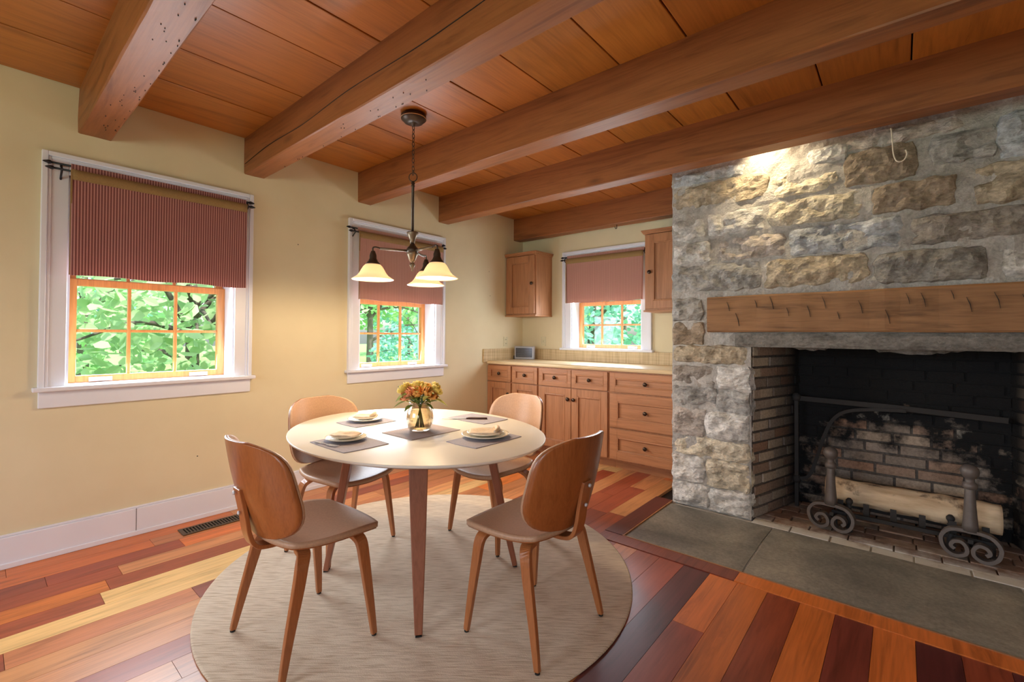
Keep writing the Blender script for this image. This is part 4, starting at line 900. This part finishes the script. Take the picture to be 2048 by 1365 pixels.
for s_, dd, h_, r_, mt in BL:
    r_ *= 1.3; h_ -= 0.018; s_ *= 0.95
    b_ = Vector((sdv.x*s_+d.x*dd, sdv.y*s_+d.y*dd, h_-0.014)); root0 = Vector((b_.x*-0.25, b_.y*-0.25, 0.004)); neck = Vector((b_.x*0.12, b_.y*0.12, 0.125))
    st_ = MB().tube(smooth_path([root0, neck, b_-Vector((0, 0, 0.008))], 6), 0.0028, 6).build('stem', 'stem', bq, True, local=True)
    ax = (b_-neck).normalized(); qq = ax.to_track_quat('Z', 'Y'); mm = MB()
    for layer, (cnt, rad, tilt) in enumerate(((6, 1.0, 0.95), (6, 0.8, 0.6), (5, 0.55, 0.3))):
        for i in range(cnt):
            a = 2*math.pi*(i+0.5*layer)/cnt+rnd.uniform(-.2, .2)
            def pf(u, v, a=a, rad=rad, tilt=tilt, layer=layer):
                t_ = (v+1)/2; w_ = r_*0.62*rad*math.sin(math.pi*(0.12+0.8*t_)); rr = r_*rad*(0.15+0.95*math.sin(t_*math.pi*0.62)); hh = r_*(-0.5+1.35*t_*(1.1-0.3*tilt)); aa = a+u*w_/max(rr, 0.004)*0.9
                p_ = Vector((rr*math.cos(aa), rr*math.sin(aa), hh)); return b_+qq @ p_
            mm.shell(pf, 4, 5, 0.0008)
    mm.build('bloom', mt, bq, True, local=True)
for i in range(48):
    a = rnd.uniform(0, 2*math.pi); L = rnd.uniform(0.045, 0.075); r0 = rnd.uniform(0.02, 0.085); h0 = rnd.uniform(0.135, 0.225)
    if i == 0: a = math.atan2(sdv.y, sdv.x); r0 = 0.085; h0 = 0.165; L = 0.085
    if i == 1: a = math.atan2(-sdv.y, -sdv.x); r0 = 0.085; h0 = 0.155; L = 0.075
    dr = Vector((math.cos(a), math.sin(a), 0)); sd_ = Vector((-dr.y, dr.x, 0)); lift = rnd.uniform(-0.3, 0.7) if i > 1 else -0.25
    def lf(u, v, dr=dr, sd_=sd_, L=L, r0=r0, h0=h0, lift=lift):
        t_ = (v+1)/2; w_ = L*0.24*math.sin(math.pi*min(1, 0.06+0.94*t_))+0.0006
        return dr*(r0*0.75+L*t_)+sd_*(u*w_)+Vector((0, 0, h0-0.014+L*lift*t_-0.5*L*t_*t_*0.5+abs(u)*w_*0.5))
    MB().shell(lf, 4, 7, 0.0008).build('leaf', 'fleaf' if i % 3 else 'fleaf2', bq, True, local=True)
for i in range(14):
    a = rnd.uniform(0, 2*math.pi); e = Vector((math.cos(a)*rnd.uniform(.02, .05), math.sin(a)*rnd.uniform(.02, .05), rnd.uniform(.15, .19)))
    MB().tube(smooth_path([Vector((-e.x*0.6, -e.y*0.6, 0.006)), Vector((e.x*0.15, e.y*0.15, 0.11)), e], 4), 0.002, 5).build('stem', 'fleaf', bq, True, local=True)

# ------------------------------------------------------------------ outside: lawn, trees
GZ = -0.45
tag(MB().box(-70, 40, -40, 70, GZ-0.2, GZ).build('lawn', 'lawn'), 'green lawn outside the windows', kind='structure')
def leaf_pts(c, size, rg, droop=0.0, wide=0.36):
    ax = Vector((rg.gauss(0, 1), rg.gauss(0, 1), rg.gauss(0, 0.5)-droop)).normalized(); sd_ = ax.orthogonal().normalized(); q = Matrix.Rotation(rg.uniform(0, 6.28), 3, ax); sd_ = q @ sd_; nr = ax.cross(sd_)
    c = Vector(c); w_ = size*wide
    return [c-ax*size*0.5, c-ax*size*0.2+sd_*w_*0.85+nr*w_*0.25, c+ax*size*0.2+sd_*w_*0.8+nr*w_*0.25, c+ax*size*0.5, c+ax*size*0.2-sd_*w_*0.8+nr*w_*0.25, c-ax*size*0.2-sd_*w_*0.85+nr*w_*0.25, c]
LF = [(0, 1, 6), (1, 2, 6), (2, 3, 6), (3, 4, 6), (4, 5, 6), (5, 0, 6)]
LF2 = [(0, 1, 3), (1, 2, 3), (0, 3, 5), (3, 4, 5)]
def branches(root, loc, h, spread, rg, nb, r0, mat='bark', lean=(0, 0)):
    m = MB(); top = Vector((lean[0], lean[1], h*0.75)); tips = []
    trunk = smooth_path([Vector((0, 0, 0)), Vector((lean[0]*0.2+rg.uniform(-.1, .1), lean[1]*0.2, h*0.28)), Vector((lean[0]*0.6, lean[1]*0.6, h*0.52)), top], 5); m.tube(trunk, lerpl([r0, r0*0.75, r0*0.55, r0*0.3], len(trunk)), 8)
    m.build('trunk', mat, root, True, local=True)
    for k in range(nb):
        s0 = trunk[int(len(trunk)*rg.uniform(0.3, 0.95))]; a = rg.uniform(0, 6.28); L = spread*rg.uniform(0.5, 1.0)
        e = s0+Vector((math.cos(a)*L, math.sin(a)*L, h*rg.uniform(-0.05, 0.35))); md = s0.lerp(e, 0.5)+Vector((0, 0, L*0.12))
        pth = smooth_path([s0, md, e], 5); MB().tube(pth, lerpl([r0*0.38, r0*0.22, r0*0.08], len(pth)), 6).build('branch', mat, root, True, local=True); tips += pth[3:]
    return tips
def tree(name, label, loc, h, spread, nleaf, size, lmat, seed, z0=0.25, nb=10, r0=0.10, big=0, cone=None):
    rg = random.Random(seed); root = thing(name, label, 'tree' if name != 'leafy_shrub' else 'shrub', (loc[0], loc[1], GZ)); tips = branches(root, loc, h, spread, rg, nb, r0)
    m = MB(); pcs = []
    for i in range(nleaf):
        while True:
            u = Vector((rg.uniform(-1, 1), rg.uniform(-1, 1), rg.uniform(-1, 1)))
            if u.length < 1 and rg.random() < 0.35+0.65*u.length: break
        c = Vector((u.x*spread, u.y*spread, h*(z0+(1-z0)/2)+u.z*h*(1-z0)/2))
        if noise.noise(Vector((c.x*1.1+seed, c.y*1.1, c.z*1.1))) < -0.12: continue
        pts = leaf_pts(c, size*rg.uniform(0.6, 1.25), rg, 0.25)
        if big and len(pcs) < big and cone and cone(c+root.location): pcs.append((c, pts)); continue
        m.add(pts[:6], LF2)
    o_ = m.build('foliage', lmat, root, local=True); o_['kind'] = 'stuff'
    if pcs:
        kinds = []
        for k in range(6): kinds.append(MB().add(leaf_pts((0, 0, 0), size*(0.9+0.12*k), rg, 0.3, 0.42), LF).mesh('leaf', True)); kinds[-1].materials.append(M[lmat])
        for i, (c, pts) in enumerate(pcs):
            o_ = bpy.data.objects.new('leaf', kinds[i % 6]); COL.objects.link(o_); o_.parent = root; o_.location = c; o_.rotation_euler = (rg.uniform(-.6, .6), rg.uniform(-.6, .6), rg.uniform(0, 6.28))
    return root
def view_cone(c):   # seen through the window nearest the camera
    if c.x > -4.6: return False
    k = -3.7/c.x; y = c.y*k; z = 1.25+(c.z-1.25)*k
    return 0.33 < y < 1.2 and 0.95 < z < 1.6
tree('broadleaf_tree', 'broad leaved tree filling the view through the window nearest the camera', (-6.6, 1.75), 3.9, 1.75, 4600, 0.13, 'leaf', 11, 0.14, 22, 0.11, 290, view_cone)
tree('lawn_tree', 'slender tree on the lawn left in the view through the middle window', (-13.5, 8.6), 5.2, 2.0, 2600, 0.22, 'leaf2', 12, 0.34, 10, 0.14)
tree('leafy_shrub', 'rounded shrub right in the view through the middle window', (-8.6, 6.9), 2.1, 1.25, 2200, 0.13, 'leaf3', 13, 0.02, 8, 0.05)
tree('hedge_tree', 'dense bluish green tree filling the view through the small back window', (-5.6, 9.6), 4.6, 2.1, 4200, 0.17, 'leaf3', 14, 0.02, 10, 0.12)
tree('hedge_tree', 'dense green tree behind the back wall, left of the bluish one', (-10.9, 14.2), 6.0, 2.8, 2600, 0.25, 'leaf2', 15, 0.05, 8, 0.14)
tree('garden_tree', 'tree on the far lawn behind the broad leaved tree', (-15.5, 1.8), 5.5, 2.9, 2600, 0.28, 'leaf2', 16, 0.12, 8, 0.14)
for i, (x, y, s) in enumerate(((-30, 5, 1.2), (-31, 14, 1.1), (-30, 22.5, 1.1), (-29, 31, 1.1), (-24, 39, 1.0), (-30, -4, 1.1), (-13, 26, 1.2), (-20, 18, 0.9))):
    tree('far_tree', ['far round tree beyond the lawn straight out of the left window', 'far tree on the lawn edge between the left and middle window views', 'far tree in the middle of the middle window view', 'far tree right in the middle window view', 'far tree at the right edge of the middle window view', 'far tree left in the left window view', 'far tree behind the bluish tree of the back window', 'nearer of the far trees in the middle window view'][i],
         (x, y), 8.0*s, 3.6*s, 1500, 0.55, 'leaf2' if i % 2 else 'leaf3', 30+i, 0.10, 5, 0.2)
